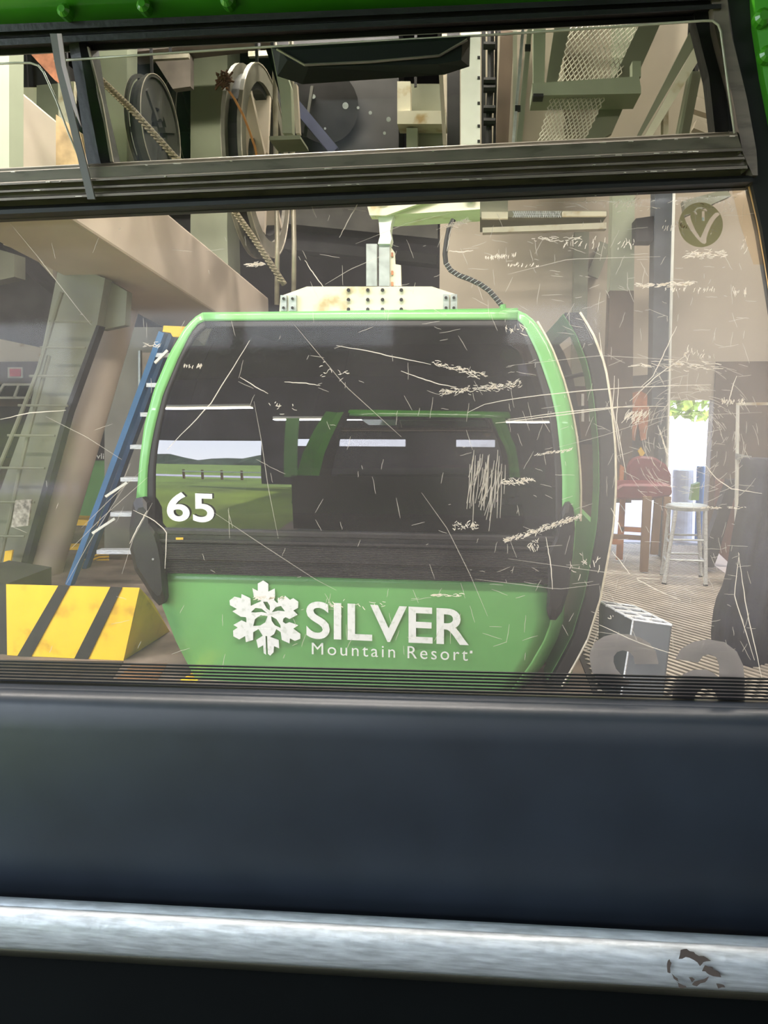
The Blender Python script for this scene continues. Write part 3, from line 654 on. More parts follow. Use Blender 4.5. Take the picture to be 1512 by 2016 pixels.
vv = thing('machine_valves', 'black pipe and valve cluster behind the white post', 'valve', P(965, 290, 7.6))
G().tube([P(966, 60, 7.6), P(966, 165, 7.6), P(962, 230, 7.6), P(962, 300, 7.6)], .03, 8).put('pipe', DARK, vv)
for y in (90, 160, 175, 215, 240): G().tube([P(952, y, 7.55), P(975, y, 7.55)], .035, 8).put('valve', DARK, vv)
G().rect(948, 50, 956, 300, 7.7, .05).put('backing_strip', DARK, vv)
G().rect(1010, 60, 1018, 300, 7.9, .05).put('conduit', SAGED, vv)
G().rect(880, 60, 905, 330, 7.9, .1).put('dark_bay_panel', DARK, label='dark panel between the tan strip post and the white post', cat='panel')
# beige backing above
G().rect(950, 20, 1110, 330, 8.2, .05).put('tan_bulkhead', BEIGE, label='beige bulkhead panel behind the valve cluster', cat='panel')
G().px([(985, 60), (1012, 60), (1000, 300), (975, 300)], 8.0, .05).put('brown_brace', BROWN, label='brown flat brace in front of the beige bulkhead', cat='brace')
rl = thing('guide_rails', 'pair of slim pale guide rails standing beside the mesh walkway', 'rail', P(1030, 290, 6.8))
G().px([(1040, 40), (1049, 40), (1026, 300), (1014, 300)], 6.8, .06).put('rail', SAGE, rl)
G().px([(1028, 40), (1034, 40), (1012, 300), (1006, 300)], 6.7, .04).put('rail', GALV, rl)
for x, y in ((1040, 92), (1020, 212)): G().rect(x - 6, y - 5, x + 5, y + 5, 6.68, .04).put('block', DARK, rl)
# mesh walkway
mw = thing('mesh_walkway', 'expanded metal mesh walkway climbing towards the ceiling', 'walkway', P(1150, 290, 6.2))
def mesh_panel(TL, TR, BL, BR, nu, nv, Y0, Y1):
    def q(u, v):
        a = lerp(lerp(TL, TR, u), lerp(BL, BR, u), v); return P(a[0], a[1], Y0 + (Y1 - Y0) * v)
    g = G()
    for i in range(-nv, nu + nv):
        for sgn in (1, -1):
            pts = []
            for k in range(nv * 2 + 1):
                v = k / (nv * 2); u = (i + sgn * k * .5) / nu if sgn == 1 else (i + nv - k * .5) / nu
                if 0 <= u <= 1: pts.append(q(u, v))
            for a, b in zip(pts, pts[1:]): g.beam(a, b, .007, .006)
    o = g.put('mesh_panel', mat('dull_mesh_steel', (200, 197, 178), .4, .2), mw); o['kind'] = 'stuff'
mesh_panel((1128, 28), (1272, 22), (1098, 160), (1218, 158), 13, 9, 6.9, 6.4)
mesh_panel((1086, 186), (1196, 184), (1055, 290), (1145, 290), 12, 8, 6.3, 5.9)
G().px([(1272, 20), (1312, 20), (1205, 262), (1150, 290), (1145, 290)], 6.5, .06).put('stringer', SAGED, mw)
G().px([(1095, 30), (1128, 28), (1098, 160), (1075, 165)], 6.8, .06).put('stringer', SAGED, mw)
G().px([(1050, 30), (1075, 30), (1072, 160), (1050, 182)], 6.35, .08).put('hanger_post', SAGE, mw)
G().px([(1048, 164), (1258, 150), (1262, 172), (1262, 184), (1048, 188)], 6.2, .3).put('cross_bar', SAGE, mw)
G().rect(1050, 184, 1070, 190, 6.15, .1).put('tube_end', DARK, mw)
G().rect(1245, 120, 1262, 151, 6.25, .1).put('stop_plate', SAGE, mw)
# tan plates and channels at the far right top
G().px([(1312, 15), (1430, 15), (1262, 280), (1180, 290)], 7.4, .1).put('tan_side_plate', TAN, label='broad tan plate sloping beside the mesh walkway', cat='plate')
dc = thing('diagonal_channel', 'pale diagonal steel channel crossing in front of the tan plate', 'channel', P(1265, 275, 6.0))
G().px([(1362, 55), (1374, 80), (1262, 268), (1254, 268)], 6.0, .1).put('web', SAGED, dc)
G().px([(1374, 80), (1384, 105), (1280, 275), (1256, 290)], 5.95, .14).put('flange', CREAM, dc)
G().rect(1306, 200, 1316, 290, 6.1, .08).put('stub_post', CREAM, dc)
tbr = thing('tan_brace', 'pair of tan diagonal braces behind the grey double channel', 'brace', P(1390, 260, 7.2))
dc2 = thing('grey_channel', 'grey double channel leaning at the vent window corner', 'channel', P(1345, 270, 6.6))
G().px([(1364, 140), (1382, 140), (1352, 290), (1335, 290)], 6.6, .1).put('channel', SAGED, dc2)
G().px([(1360, 140), (1364, 140), (1337, 290), (1330, 290)], 6.55, .12).put('flange', SAGE, dc2)
for i, (a, b, c, d) in enumerate(((190, 212, 232, 215), (235, 262, 278, 252))):
    G().px([(1372, a), (1480, b + 20), (1480, c + 20), (1366, d)], 7.2, .1).put('brace_bar', TAN, tbr)
# left vent pane contents
G().rect(-30, -1000, 18, 360, 3.1, .1).put('pale_post', SAGE, label='pale grey post in the corner beside the girder', cat='post')
G().px([(60, 106), (112, 104), (112, 160), (108, 158)], 5.2, .1).put('copper_plate', RUST, label='rusty copper plate above the girder', cat='plate')
G().px([(18, 108), (110, 108), (112, 168), (18, 172)], 7.0, .5).put('dark_box', DARK, label='dark steel box behind the rusty copper plate', cat='box')
G().px([(28, 172), (72, 172), (72, 222)], 6.9, .05).put('cream_gusset', CREAM, label='cream gusset plate over the girder', cat='gusset')
G().px([(72, 168), (116, 164), (114, 255), (72, 222)], 6.8, .3).put('sage_housing', SAGED, label='sage steel housing beside the cream gusset', cat='housing')
G().px([(114, 162), (146, 160), (142, 260), (116, 240)], 6.5, .05).put('cream_sheet', CREAM, label='bright cream panel behind the window divider', cat='panel')
G().px([(110, 225), (160, 262), (160, 330), (110, 330)], 4.6, .05).put('stained_plate', mat('stained_tan', (196, 168, 128), .6, vary=.2, scale=8), label='stained tan plate bolted at the end of the girder', cat='plate')
# beams by the ceiling above the sheaves
G().px([(250, 60), (530, 40), (530, 72), (250, 104)], 8.6, .3).put('ceiling_beam', mat('dim_mauve_steel', (128, 118, 112), .6), label='dim mauve steel beam above the sheaves', cat='beam')
G().px([(300, 112), (375, 108), (375, 170), (340, 175)], 8.7, .1).put('gusset_panel', mat('dim_mauve_steel', (128, 118, 112), .6), label='mauve panel between the sage pillars', cat='panel')
for i, (x0, y0, x1, y1) in enumerate(((300, 114, 372, 110), (490, 108, 532, 106))):
    G().beam(P(x0, y0, 8.2), P(x1, y1, 8.2), .05, .05).put('pale_bar', RIM, label='pale horizontal bar %s' % ('between the two sage pillars' if i == 0 else 'above the pale rimmed sheave'), cat='bar')

# ------------------------------------------------------------------ right side background through the lower window
gr = thing('conveyor_end', 'pale steel conveyor end with grating in front of the beige wall', 'conveyor', P(1080, 450, 7.2))
G().px([(945, 380), (1000, 380), (1000, 415), (1195, 415), (1195, 425), (945, 428)], 7.3, .6).put('deck', SAGED, gr)
G().rect(948, 417, 1000, 430, 7.25, .05).put('edge_strip', CREAM, gr)
G().rect(1108, 416, 1194, 425, 7.25, .05).put('edge_strip', CREAM, gr)
G().px([(950, 448), (1194, 438), (1194, 450), (950, 458)], 7.2, .1).put('lower_strip', CREAM, gr)
g = G()
for i in range(22): g.beam(P(1010 + i * 4.2, 416, 7.22), P(1016 + i * 4.2, 428, 7.22), .008, .008); g.beam(P(1016 + i * 4.2, 416, 7.22), P(1010 + i * 4.2, 428, 7.22), .008, .008)
o = g.put('grating', GALV, gr); o['kind'] = 'stuff'
sp = thing('sage_post', 'pale sage square post with brown painted foot in front of the beige wall', 'post', P(1225, 1000, 7.6))
G().px([(1212, -140), (1256, -140), (1250, 360), (1248, 572), (1201, 572), (1207, 360)], 8.0, .2).put('shaft', SAGE, sp)
G().px([(1201, 572), (1248, 572), (1243, 990), (1186, 990)], 8.0, .2).put('painted_foot', BROWN, sp)
G().px([(1132, 455), (1160, 450), (1152, 760), (1125, 760)], 8.46, .14).put('grey_strut', SAGED, label='grey upright strut against the beige wall', cat='strut')
G().beam(P(1192, 480, 8.54), P(1166, 545, 8.54), .06, .12).put('diagonal_strut', SAGED, label='short diagonal strut beside the grey upright', cat='strut')
G().px([(1252, 430), (1287, 425), (1286, 475), (1252, 475)], 7.78, .2).put('dark_junction_box', DARK, label='dark junction box between the sage post and the navy post', cat='box')
np_ = thing('navy_post', 'dark blue-grey square post with a pale edge strip beside the doorway', 'post', P(1300, 990, 7.2))
G().px([(1290, 370), (1326, 370), (1318, 800), (1313, 1096), (1298, 1096), (1296, 800), (1283, 800)], 7.75, .2).put('shaft', mat('blue_grey_steel', (78, 84, 92), .5, vary=.2, scale=3), np_)
G().px([(1327, 370), (1330, 370), (1312, 1080), (1308, 1080)], 7.7, .05).put('edge_strip', WHITEP, np_)
G().px([(1345, 395), (1430, 372), (1440, 385), (1350, 425)], 8.0, .1).put('grey_duct', SAGED, label='grey duct crossing high on the wall above the doorway', cat='duct')
# tool board with things hung
tb = thing('tool_board', 'dark brown board hung with tools next to the doorway', 'tool board', P(1250, 970, 8.2))
G().px([(1180, 745), (1312, 735), (1310, 985), (1180, 985)], 8.48, .115).put('board', mat('dark_tool_board', (92, 86, 82), .7, vary=.3, scale=5), tb)
oc = G().px([(1240, 775), (1262, 770), (1280, 780), (1276, 830), (1272, 865), (1262, 868), (1256, 830), (1250, 868), (1240, 865)], 8.43, .05).put('orange_cloth', RUST, label='orange-brown cloth hanging on the tool board', cat='cloth')
hg = thing('safety_harness', 'white strapped harness hanging from a hook beside the door leaf', 'harness', P(1155, 860, 8.2))
for x in (1145, 1160): G().px([(x, 775), (x + 5, 775), (x + 5, 830), (x, 830)], 8.54, .03).put('strap', WHITEP, hg)
G().px([(1135, 800), (1175, 797), (1175, 803), (1135, 806)], 8.53, .04).put('buckle', DARK, hg)
G().rect(1133, 865, 1170, 875, 8.53, .04).put('wall_label', DARK, label='dark strip label on the wall behind the door leaf', cat='label')
G().tube([P(1218, 856, 8.48), P(1218, 858, 8.40)], .05, 12).put('red_cup', RED, label='round red cup fixed on the tool board', cat='cup')
G().px([(1256, 888), (1262, 880), (1270, 892), (1262, 902)], 8.44, .041).put('yellow_tag', YEL, label='small yellow tag hanging over the maroon chair', cat='tag')
# maroon wooden bar chair
mcx = thing('bar_chair', 'wooden bar chair with maroon padded back and seat', 'chair', P(1265, 1110, 7.4))
g = G().px([(1236, 915), (1246, 902), (1262, 898), (1290, 900), (1312, 915), (1322, 935), (1322, 960), (1240, 965), (1234, 945)], 7.55, .08)
bk = g.put('backrest', MAROON, mcx); bk.modifiers.new('b', 'BEVEL').width = .02
seat = G().px([(1212, 962), (1225, 953), (1320, 953), (1325, 965), (1322, 978), (1268, 985), (1212, 983)], 7.1, .4).put('seat', MAROON, mcx); seat.modifiers.new('b', 'BEVEL').width = .02
def legpx(poly, Y, m, nme='leg', par=mcx, d=.05): return G().px(poly, Y, d).put(nme, m, par)
legpx([(1222, 983), (1232, 983), (1226, 1102), (1214, 1102)], 7.5, WOODR)
legpx([(1267, 978), (1284, 978), (1276, 1126), (1261, 1126)], 7.05, WOODB)
legpx([(1290, 980), (1304, 980), (1296, 1092), (1281, 1092)], 7.55, WOODB)
legpx([(1308, 978), (1322, 978), (1316, 1118), (1303, 1118)], 7.1, WOODB)
legpx([(1222, 1037), (1268, 1040), (1268, 1049), (1222, 1046)], 7.5, WOODR, 'stretcher')
legpx([(1207, 1052), (1266, 1056), (1266, 1064), (1207, 1061)], 7.2, WOODB, 'stretcher')
legpx([(1206, 1058), (1228, 1062), (1226, 1072), (1206, 1072)], 7.4, WOODR, 'foot_block')
legpx([(1222, 915), (1229, 920), (1227, 955), (1219, 958)], 7.5, WOODR, 'back_post')
# metal stool
ms = thing('metal_stool', 'round grey metal stool with four splayed legs and rungs', 'stool', P(1345, 1135, 6.8))
sc0 = P(1353, 998, 6.8)
G().tube([sc0 + Vector((0, 0, -.02)), sc0 + Vector((0, 0, -.015)), sc0 + Vector((0, 0, .012)), sc0 + Vector((0, 0, .02))], [.15, .175, .175, .16], 28).put('seat', GALV, ms)
tops = [(-.12, -.11), (.12, -.11), (.12, .11), (-.12, .11)]; feet = [(-.2, -.17), (.13, -.2), (.19, .16), (-.14, .17)]
SL = []
for (a, b), (c, d) in zip(tops, feet):
    p0 = sc0 + Vector((a, b, -.02)); p1 = Vector((sc0.x + c, sc0.y + d, .02)); SL.append((p0, p1))
    lg_ = G().tube([p0, p1], .017, 8).put('leg', ALU, ms)
    G().tube([p1, p1 - Vector((0, 0, .02))], .02, 8).put('foot_cap', DARK, lg_)
for k, f in ((0, .4), (1, .45), (2, .4), (3, .45), (0, .68), (1, .72), (2, .68), (3, .72)):
    a = SL[k][0].lerp(SL[k][1], f); b = SL[(k + 1) % 4][0].lerp(SL[(k + 1) % 4][1], f); G().tube([a, b], .010, 6).put('rung', GALV, ms)
# things in the doorway light
for i, (x, y0, y1, rr, m, nm, lab, ct_) in enumerate(((1380, 918, 985, .05, BLUE, 'blue_barrel', 'slim blue drum standing outside beyond the stool', 'drum'), (1345, 925, 990, .12, mat('pale_drum', (190, 196, 210), .5), 'pale_drum', 'pale grey drum standing outside behind the stool', 'drum'))):
    a, b = P(x, y0, 9.6), P(x, y1, 9.6); a.z, b.z = a.z, -.1
    G().tube([b, b + Vector((0, 0, .02)), a - Vector((0, 0, .02)), a], [rr * .95, rr, rr, rr * .95], 20).put(nm, m, label=lab, cat=ct_)
G().px([(1365, 955), (1378, 950), (1376, 985), (1360, 985)], 9.25, .1).put('green_canister', mat('green_plastic', (110, 150, 60), .5), label='green canister standing outside between the drums', cat='canister')
# bush beyond the doorway
bu = thing('bush', 'yellow-green bush beyond the doorway', 'bush', (P(1358, 800, 16).x, 16, -.13))
g = G(); random.seed(5); bc = Vector((P(1358, 800, 16).x, 16, 0))
for i in range(1500):
    a, e, r0 = random.uniform(0, 6.28), random.uniform(0, 1.57), random.uniform(.7, 1)
    p = bc + Vector((2.2 * r0 * math.cos(a) * math.cos(e), 1.2 * r0 * math.sin(a) * math.cos(e), 1.3 + 1.9 * r0 * math.sin(e)))
    u = Vector((random.gauss(0, 1), random.gauss(0, 1), random.gauss(0, 1))).normalized() * .16; v = u.cross(Vector((random.gauss(0, 1), random.gauss(0, 1), 1))).normalized() * .1
    g.add([p - u, p + v, p + u, p - v], [(0, 1, 2, 3)])
o = g.put('leaves', LEAF, bu); o['kind'] = 'stuff'
G().tube([bc + Vector((1.4, 0, -.13)), bc + Vector((1.2, 0, 1.6))], [.12, .07], 10).put('trunk', WOODB, bu)
# leaning boards, strut, chain, navy sheet
G().px([(1408, 940), (1447, 950), (1448, 1108), (1440, 1112), (1408, 1082)], 7.4, .04).put('leaning_board', mat('reddish_board', (122, 84, 76), .7, vary=.12, scale=3), label='reddish brown board leaning beside the stool', cat='board')
G().px([(1436, 945), (1455, 945), (1415, 1090), (1405, 1117), (1384, 1117), (1395, 1060)], 7.15, .12).put('dark_strut', DARK, label='dark slanting strut in front of the reddish board', cat='strut')
fs_ = thing('white_frame_stand', 'thin white upright frame that the yellow chain hangs from', 'stand', P(1452, 1139, 6.7))
G().px([(1452, 797), (1456, 797), (1452, 1142), (1447, 1142)], 6.7, .04).put('upright', WHITEP, fs_)
G().px([(1452, 793), (1620, 790), (1620, 797), (1452, 798)], 6.7, .04).put('top_bar', CREAM, fs_)
G().px([(1452, 893), (1480, 898), (1478, 912), (1452, 905)], 6.64, .06).put('clip', GALV, fs_)
v = [Pz(x, y, .012) for x, y in ((1405, 1082), (1450, 1112), (1447, 1142), (1402, 1110))]
G().prism(v, [q - Vector((0, 0, .005)) for q in v]).put('pale_floor_plate', OUTC, label='pale pinkish floor plate under the leaning board', cat='floor plate')
chn = thing('yellow_chain', 'yellow plastic chain hanging beside the navy sheet', 'chain', P(1462, 1060, 6.66))
g = G()
for i in range(19):
    y = 909 + i * 8.4; x = 1470 - (y - 930) * .1; c = P(x, y, 6.66); ax = i % 2
    ringp = [c + Vector(((.014 if not ax else .004) * math.cos(a), (.014 if ax else .004) * math.cos(a), .022 * math.sin(a))) for a in [k * math.pi / 5 for k in range(11)]]
    G().tube(ringp, .006, 6).put('link', YCH, chn)
ncl = thing('navy_sheet', 'dark wavy navy sheet by the platform edge', 'cover', P(1480, 1400, 4.6))  # wavy navy sheet put in for a dark shape of unclear origin
rows = []
for j in range(22):
    y = 905 + j * 24; e = [(905, 1486), (1000, 1480), (1060, 1466), (1140, 1452), (1175, 1442), (1200, 1428), (1260, 1420), (1330, 1424), (1420, 1428)]
    for (ya, xa_), (yb, xb_) in zip(e, e[1:]):
        if ya <= y <= yb: x0 = xa_ + (xb_ - xa_) * (y - ya) / (yb - ya)
    rows.append([P(x0 + (1640 - x0) * i / 18, y, 4.6) + Vector((0, -.04 * math.sin(i * 1.3 + j * .12) - .05 * math.sin(min(1, i / 4) * 1.57), 0)) for i in range(19)])
G().grid(rows, (0, .25, 0)).put('cover', NAVY, ncl, smooth=True)
# metal wire-topped bin
z0 = .47
N0, R0, A0, D0 = Pz(1247, 1220, z0), Pz(1323, 1231, z0), Pz(1180, 1184, z0), Pz(1190, 1160, z0)
D0 = A0 + (R0 - N0)
bn = thing('metal_crate', 'grey sheet metal crate with a bright barred top beside the door leaf', 'crate', Vector(((N0.x + R0.x) / 2, N0.y, 0.007)))
ctr = (N0 + R0 + A0 + D0) / 4
def low(p, s=.82): q = ctr + (p - ctr) * s; return Vector((q.x, q.y, .008))
nb0 = low(N0); nb0 = Vector((N0.x - .05, N0.y - .0, .008))
rb0 = Vector((R0.x - .03, R0.y, .008)); ab = low(A0, .95); db = low(D0, .95)
GREYM = mat('grey_sheet_metal', (104, 108, 112), .45, .4, vary=.1, scale=5)
def quad(a, b, c, d, nm, m, t=(0, .006, 0)):
    g = G(); g.prism([a, b, c, d], [p + Vector(t) for p in (a, b, c, d)]); return g.put(nm, m, bn)
quad(N0, R0, rb0, nb0, 'end_panel', GREYM); quad(A0, N0, nb0, ab, 'side_panel', mat('shaded_sheet_metal', (62, 66, 68), .5, .3), (.006, 0, 0))  # one side's shade is put into a darker copy of the metal
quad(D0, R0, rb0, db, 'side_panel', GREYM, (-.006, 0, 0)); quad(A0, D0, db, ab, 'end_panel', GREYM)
for a, b in ((N0, R0), (R0, D0), (D0, A0), (A0, N0), (A0.lerp(D0, .5), N0.lerp(R0, .5))): G().tube([a, b], .006, 6).put('rim_bar', ALU, bn)
t_ = Vector((0, 0, -.035)); quad(A0 + t_, N0 + t_, R0 + t_, D0 + t_, 'inside_shade_sheet', DARK, (0, 0, -.005))  # dark sheet stands in for the shade inside the crate
for t in (.22, .5, .78): G().beam(A0.lerp(N0, t), D0.lerp(R0, t), .03, .008).put('cross_bar', ALU, bn)
G().tube([N0, nb0], .006, 6).put('corner_bar', ALU, bn)

# ------------------------------------------------------------------ the cabin around the camera
YN = 1.2
nc = thing('camera_cabin', 'near gondola cabin wall with black window frame, vent window and navy seat back', 'gondola cabin', (XC, 1.2, .2))
def rail(name, tl, tr, bl, br, prof, m, parent, yb=.03, x0=None, ends=12):
    """extruded profile: prof = [(t down the band 0..1, metres towards the camera)]"""
    rows = []
    for t, dy in prof:
        a, b = lerp(tl, bl, t), lerp(tr, br, t); rows.append([P(a[0] + (b[0] - a[0]) * i / ends, a[1] + (b[1] - a[1]) * i / ends, YN - dy) for i in range(ends + 1)])
    return G().grid(rows, (0, yb, 0)).put(name, m, parent)
# green ceiling and header
cl = G(); cz = [(-500, 66), (0, 48), (520, 26), (1290, -6), (1800, -30)]
top = [P(x, y, YN - .03) for x, y in cz]
rows = [[Vector((p.x, YN - .03 - a, p.z + h)) for p in top] for a, h in ((0, 0), (.01, .04), (.04, .09), (.09, .13), (.16, .16), (.3, .18), (1.7, .19))]
cei = cl.grid(rows, (0, 0, .04)).put('roof_lining', GREEN_IN, nc, smooth=True)
for x, y in ((125, 20), (282, 10), (447, 0)):
    p = P(x, y, YN - .045); G().tube([p + Vector((0, .02, 0)), p - Vector((0, .001, 0)), p - Vector((0, .006, 0))], [.010, .010, .005], 12).put('screw', GREEN_IN, cei)
rail('window_header', (-500, 68), (1420, -12), (-500, 118), (1420, 18), [(0, .005), (.0, .03), (.35, .03), (.4, .018), (.62, .018), (.66, .03), (.95, .03), (1, .01)], BLACK, nc)
# upper rail between vent window and main window
prof = [(0, .0), (.02, .022), (.08, .024), (.1, .03), (.34, .034), (.37, .04), (.42, .04), (.44, .02), (.53, .02), (.55, .034), (.6, .034), (.62, .018), (.72, .018), (.74, .034), (.80, .034), (.82, .01), (1, .0)]
sill = rail('transom_rail', (-500, 356), (1450, 258), (-500, 432), (1478, 350), prof, RAIL, nc)
rail('transom_gasket', (-500, 428), (1482, 345), (-500, 450), (1482, 363), [(0, .01), (.3, .03), (.7, .03), (1, .01)], RUB, nc)
# worn bright nicks on the rail lips
g = G(); random.seed(11)
for i in range(46):
    x = random.uniform(-10, 1440) if i % 3 else random.uniform(1150, 1440); f = (x + 500) / 1950; t = random.choice((.10, .39, .39, .58, .78)); yy = lerp((0, 356), (0, 258), f)[1] + t * (lerp((0, 432), (0, 350), f)[1] - lerp((0, 356), (0, 258), f)[1]); L = random.uniform(3, 14)
    g.rect(x, yy - .7, x + L, yy + random.uniform(.3, 1.2), YN - .0425, .003)
o = g.put('worn_nick', mat('bare_worn_metal', (214, 206, 190), .3, .6), sill); o['kind'] = 'stuff'
# right pillar: black frame then green post
def strip(name, left, right, Y, m, parent, th=.03, dy=0):
    A, B = resample(left, 16), resample(right, 16)
    rows = [[P(a[0], a[1], Y), P((a[0] + b[0]) / 2, (a[1] + b[1]) / 2, Y - dy), P(b[0], b[1], Y)] for a, b in zip(A, B)]
    return G().grid(rows, (0, th, 0)).put(name, m, parent)
strip('frame_upright', [(1362, -20), (1366, 30), (1396, 150), (1408, 262)], [(1400, -20), (1404, 30), (1438, 160), (1452, 268)], YN - .004, BLACK, nc)
strip('frame_upright', [(1400, -20), (1408, 60), (1440, 180), (1462, 300), (1482, 345)], [(1430, -20), (1438, 60), (1470, 190), (1490, 300), (1492, 345)], YN - .024, RAIL, nc)
strip('frame_upright', [(1430, -20), (1440, 60), (1472, 200), (1480, 362), (1497, 430), (1512, 520), (1540, 700), (1560, 1000), (1560, 1400)], [(1484, -20), (1494, 100), (1520, 200), (1545, 362), (1570, 520), (1620, 700), (1650, 1000), (1650, 1400)], YN - .012, RUB, nc)
gp = strip('corner_post', [(1482, -60), (1490, 80), (1512, 190), (1545, 362), (1570, 520), (1620, 700), (1650, 1000), (1650, 1500)], [(1700, -60), (1700, 80), (1720, 190), (1740, 362), (1750, 520), (1790, 700), (1800, 1000), (1800, 1500)], YN - .03, GREEN_IN, nc, .05, .02)
for x, y in ((1503, 32), (1512, 105)):
    p = P(x, y, YN - .045); G().tube([p + Vector((0, .012, 0)), p, p - Vector((0, .004, 0))], [.011, .011, .006], 12).put('screw', GREEN_IN, gp)
strip('frame_upright', [(-560, -40), (-600, 400), (-640, 900), (-640, 1760)], [(-470, -40), (-490, 400), (-500, 900), (-500, 1760)], YN - .02, RUB, nc)
strip('corner_post', [(-760, -60), (-820, 400), (-860, 900), (-860, 1760)], [(-550, -60), (-590, 400), (-630, 900), (-630, 1760)], YN - .03, GREEN_IN, nc, .05, .02)
# divider on the left of the vent
strip('vent_divider', [(130, 60), (150, 170), (172, 322), (180, 345)], [(172, 60), (192, 190), (222, 318), (235, 340)], YN - .006, BLACK, nc, .03, .006)
strip('vent_bright_edge', [(171, 92), (197, 200), (217, 318)], [(174, 92), (201, 200), (222, 318)], YN - .0125, EDGE, nc, .004)
st = strip('pull_strap', [(98, 66), (108, 128), (140, 260), (172, 392)], [(115, 66), (126, 140), (154, 260), (187, 392)], YN - .05, mat('grey_strap', (116, 112, 110), .5), nc, .004)
strip('strap_face', [(112, 66), (121, 130), (144, 215), (160, 250)], [(121, 66), (130, 130), (150, 210), (160, 250)], YN - .052, mat('pink_grey_strap', (206, 186, 190), .5), st, .002)
# inner sliding vent sheet and its bright edge
VO = [(-500, 140), (60, 118), (110, 116), (500, 93), (1000, 66), (1380, 41)]
def curve_edge(pts, r, nme, m, Y): G().tube([P(x, y, Y) for x, y in pts], r, 6).put(nme, m, nc, smooth=True)
vp = G().px([(110, 116), (500, 93), (1000, 66), (1400, 40), (1415, 46), (1420, 60), (1436, 262), (175, 330), (160, 270)], YN - .028, .003).put('vent_sheet', CLEAR, nc)
curve_edge([(107, 120), (300, 107), (500, 94), (1000, 67), (1385, 41), (1403, 41), (1414, 49), (1419, 62), (1432, 160), (1446, 262)], .0016, 'sheet_edge', EDGE, YN - .030)
curve_edge([(-60, 128), (30, 124), (60, 124), (75, 129), (86, 142), (112, 200), (136, 265), (160, 320)], .0016, 'sheet_edge', EDGE, YN - .030)
# vent pull tray
tr = G(); f1 = [(535, 94), (926, 71), (924, 131), (875, 147), (595, 166), (546, 150)]
a = [P(x, y, YN - .033) for x, y in f1]; b = [P(x, y, YN - .085) for x, y in ((552, 100), (910, 78), (908, 118), (862, 126), (608, 132), (566, 118))]
GB = mat('dark_green_black_plastic', (16, 21, 16), .6, spec=.25, vary=.15, scale=9)
tray = G().prism(a, b).put('vent_pull', GB, nc)
curve = [(545, 97), (600, 128), (730, 122), (865, 110), (920, 78)]
G().tube([P(x, y, YN - .088) for x, y in curve], .0018, 6).put('lip', RAIL, tray)
# main window sheet
WTL, WTR = (-500, 448), (1480, 362)
wpoly = [(-500, 448), (1480, 362), (1497, 430), (1512, 520), (1540, 700), (1560, 1000), (1560, 1410), (-500, 1345)]
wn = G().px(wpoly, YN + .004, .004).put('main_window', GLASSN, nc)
strip('orange_lit_edge', [(1440, 364), (1458, 440), (1485, 520)], [(1480, 362), (1497, 430), (1512, 520)], YN - .0005, pane('orange_glow_haze', (253, 248, 240), gloss=.1, haze=.05, hazecol=(250, 222, 190)), wn, .003)  # orange light on the pane edge is put into this haze
strip('pane_edge_strip', [(1473, 363), (1490, 432), (1506, 520), (1534, 700)], [(1480, 363), (1497, 430), (1512, 520), (1540, 700)], YN - .002, mat('orange_lit_pane_edge', (232, 184, 128), .5), wn, .003)  # orange light is put into the edge strip's colour
for i in range(8):
    a, b = 1302 + i * 6.15, 1337.5 + i * 6.75
    sl_ = (b - a) / 1512
    G().px([(-300, a - 300 * sl_ - 1.4), (1560, b + 48 * sl_ - 1.6), (1560, b + 48 * sl_ + 1.6), (-300, a - 300 * sl_ + 1.4)], YN - .001, .003).put('black_line', RUB, wn)
# window stickers
vs, fs = fill2d([ring(1379, 443, 43.5, 44, 60), [(1330 + x * .1204, 380 + y * .1204) for x, y in [(130, 370), (170, 352), (240, 345), (240, 400), (260, 480), (320, 610), (400, 740), (440, 660), (500, 520), (560, 420), (640, 330), (690, 322), (718, 355), (640, 430), (580, 530), (530, 640), (500, 740), (495, 820), (465, 838), (420, 820), (330, 730), (240, 610), (170, 490), (140, 400)]],
    [(1330 + x * .1204, 380 + y * .1204) for x, y in [(300, 290), (340, 245), (410, 232), (480, 255), (515, 290), (500, 302), (450, 275), (390, 262), (345, 272), (328, 305), (350, 355), (335, 358), (305, 325)]],
    [(1330 + x * .1204, 380 + y * .1204) for x, y in [(425, 300), (470, 300), (472, 460), (425, 460)]]])
decal('round_sticker', vs, fs, OLIVE, wn, lambda x, y: P(x, y, YN + .0035))
G().rect(1381, 428, 1386, 435, YN + .003, .001).put('sticker_fleck', WHITE, wn)
s_l = [(550, 1540), (560, 1460), (600, 1390), (680, 1340), (780, 1315), (900, 1320), (1010, 1350), (1090, 1400), (1145, 1470), (1172, 1570), (1172, 1590), (960, 1590), (945, 1520), (910, 1480), (850, 1465), (800, 1480), (770, 1520), (768, 1570), (790, 1630), (860, 1710), (950, 1760), (760, 1800), (640, 1760), (575, 1660)]
a_l = [(1020, 530), (1050, 475), (1110, 440), (1190, 425), (1280, 440), (1345, 490), (1378, 560), (1388, 640), (1385, 790), (1245, 790), (1240, 720), (1215, 690), (1180, 680), (1145, 695), (1120, 730), (1120, 790), (1000, 790), (1005, 700), (1025, 650), (1060, 610), (1110, 588), (1180, 585), (1225, 605), (1252, 630), (1250, 560), (1235, 520), (1200, 503), (1165, 515), (1142, 548)]
vs, fs = fill2d([[(1040 + x * .2183, 960 + y * .2183) for x, y in s_l]]); decal('letter', vs, fs, GREYF, wn, lambda x, y: P(x, y, YN + .0095))
vs, fs = fill2d([[(950 + x * .3717, 1100 + y * .3717) for x, y in a_l]]); decal('letter', vs, fs, GREYF, wn, lambda x, y: P(x, y, YN + .0095))

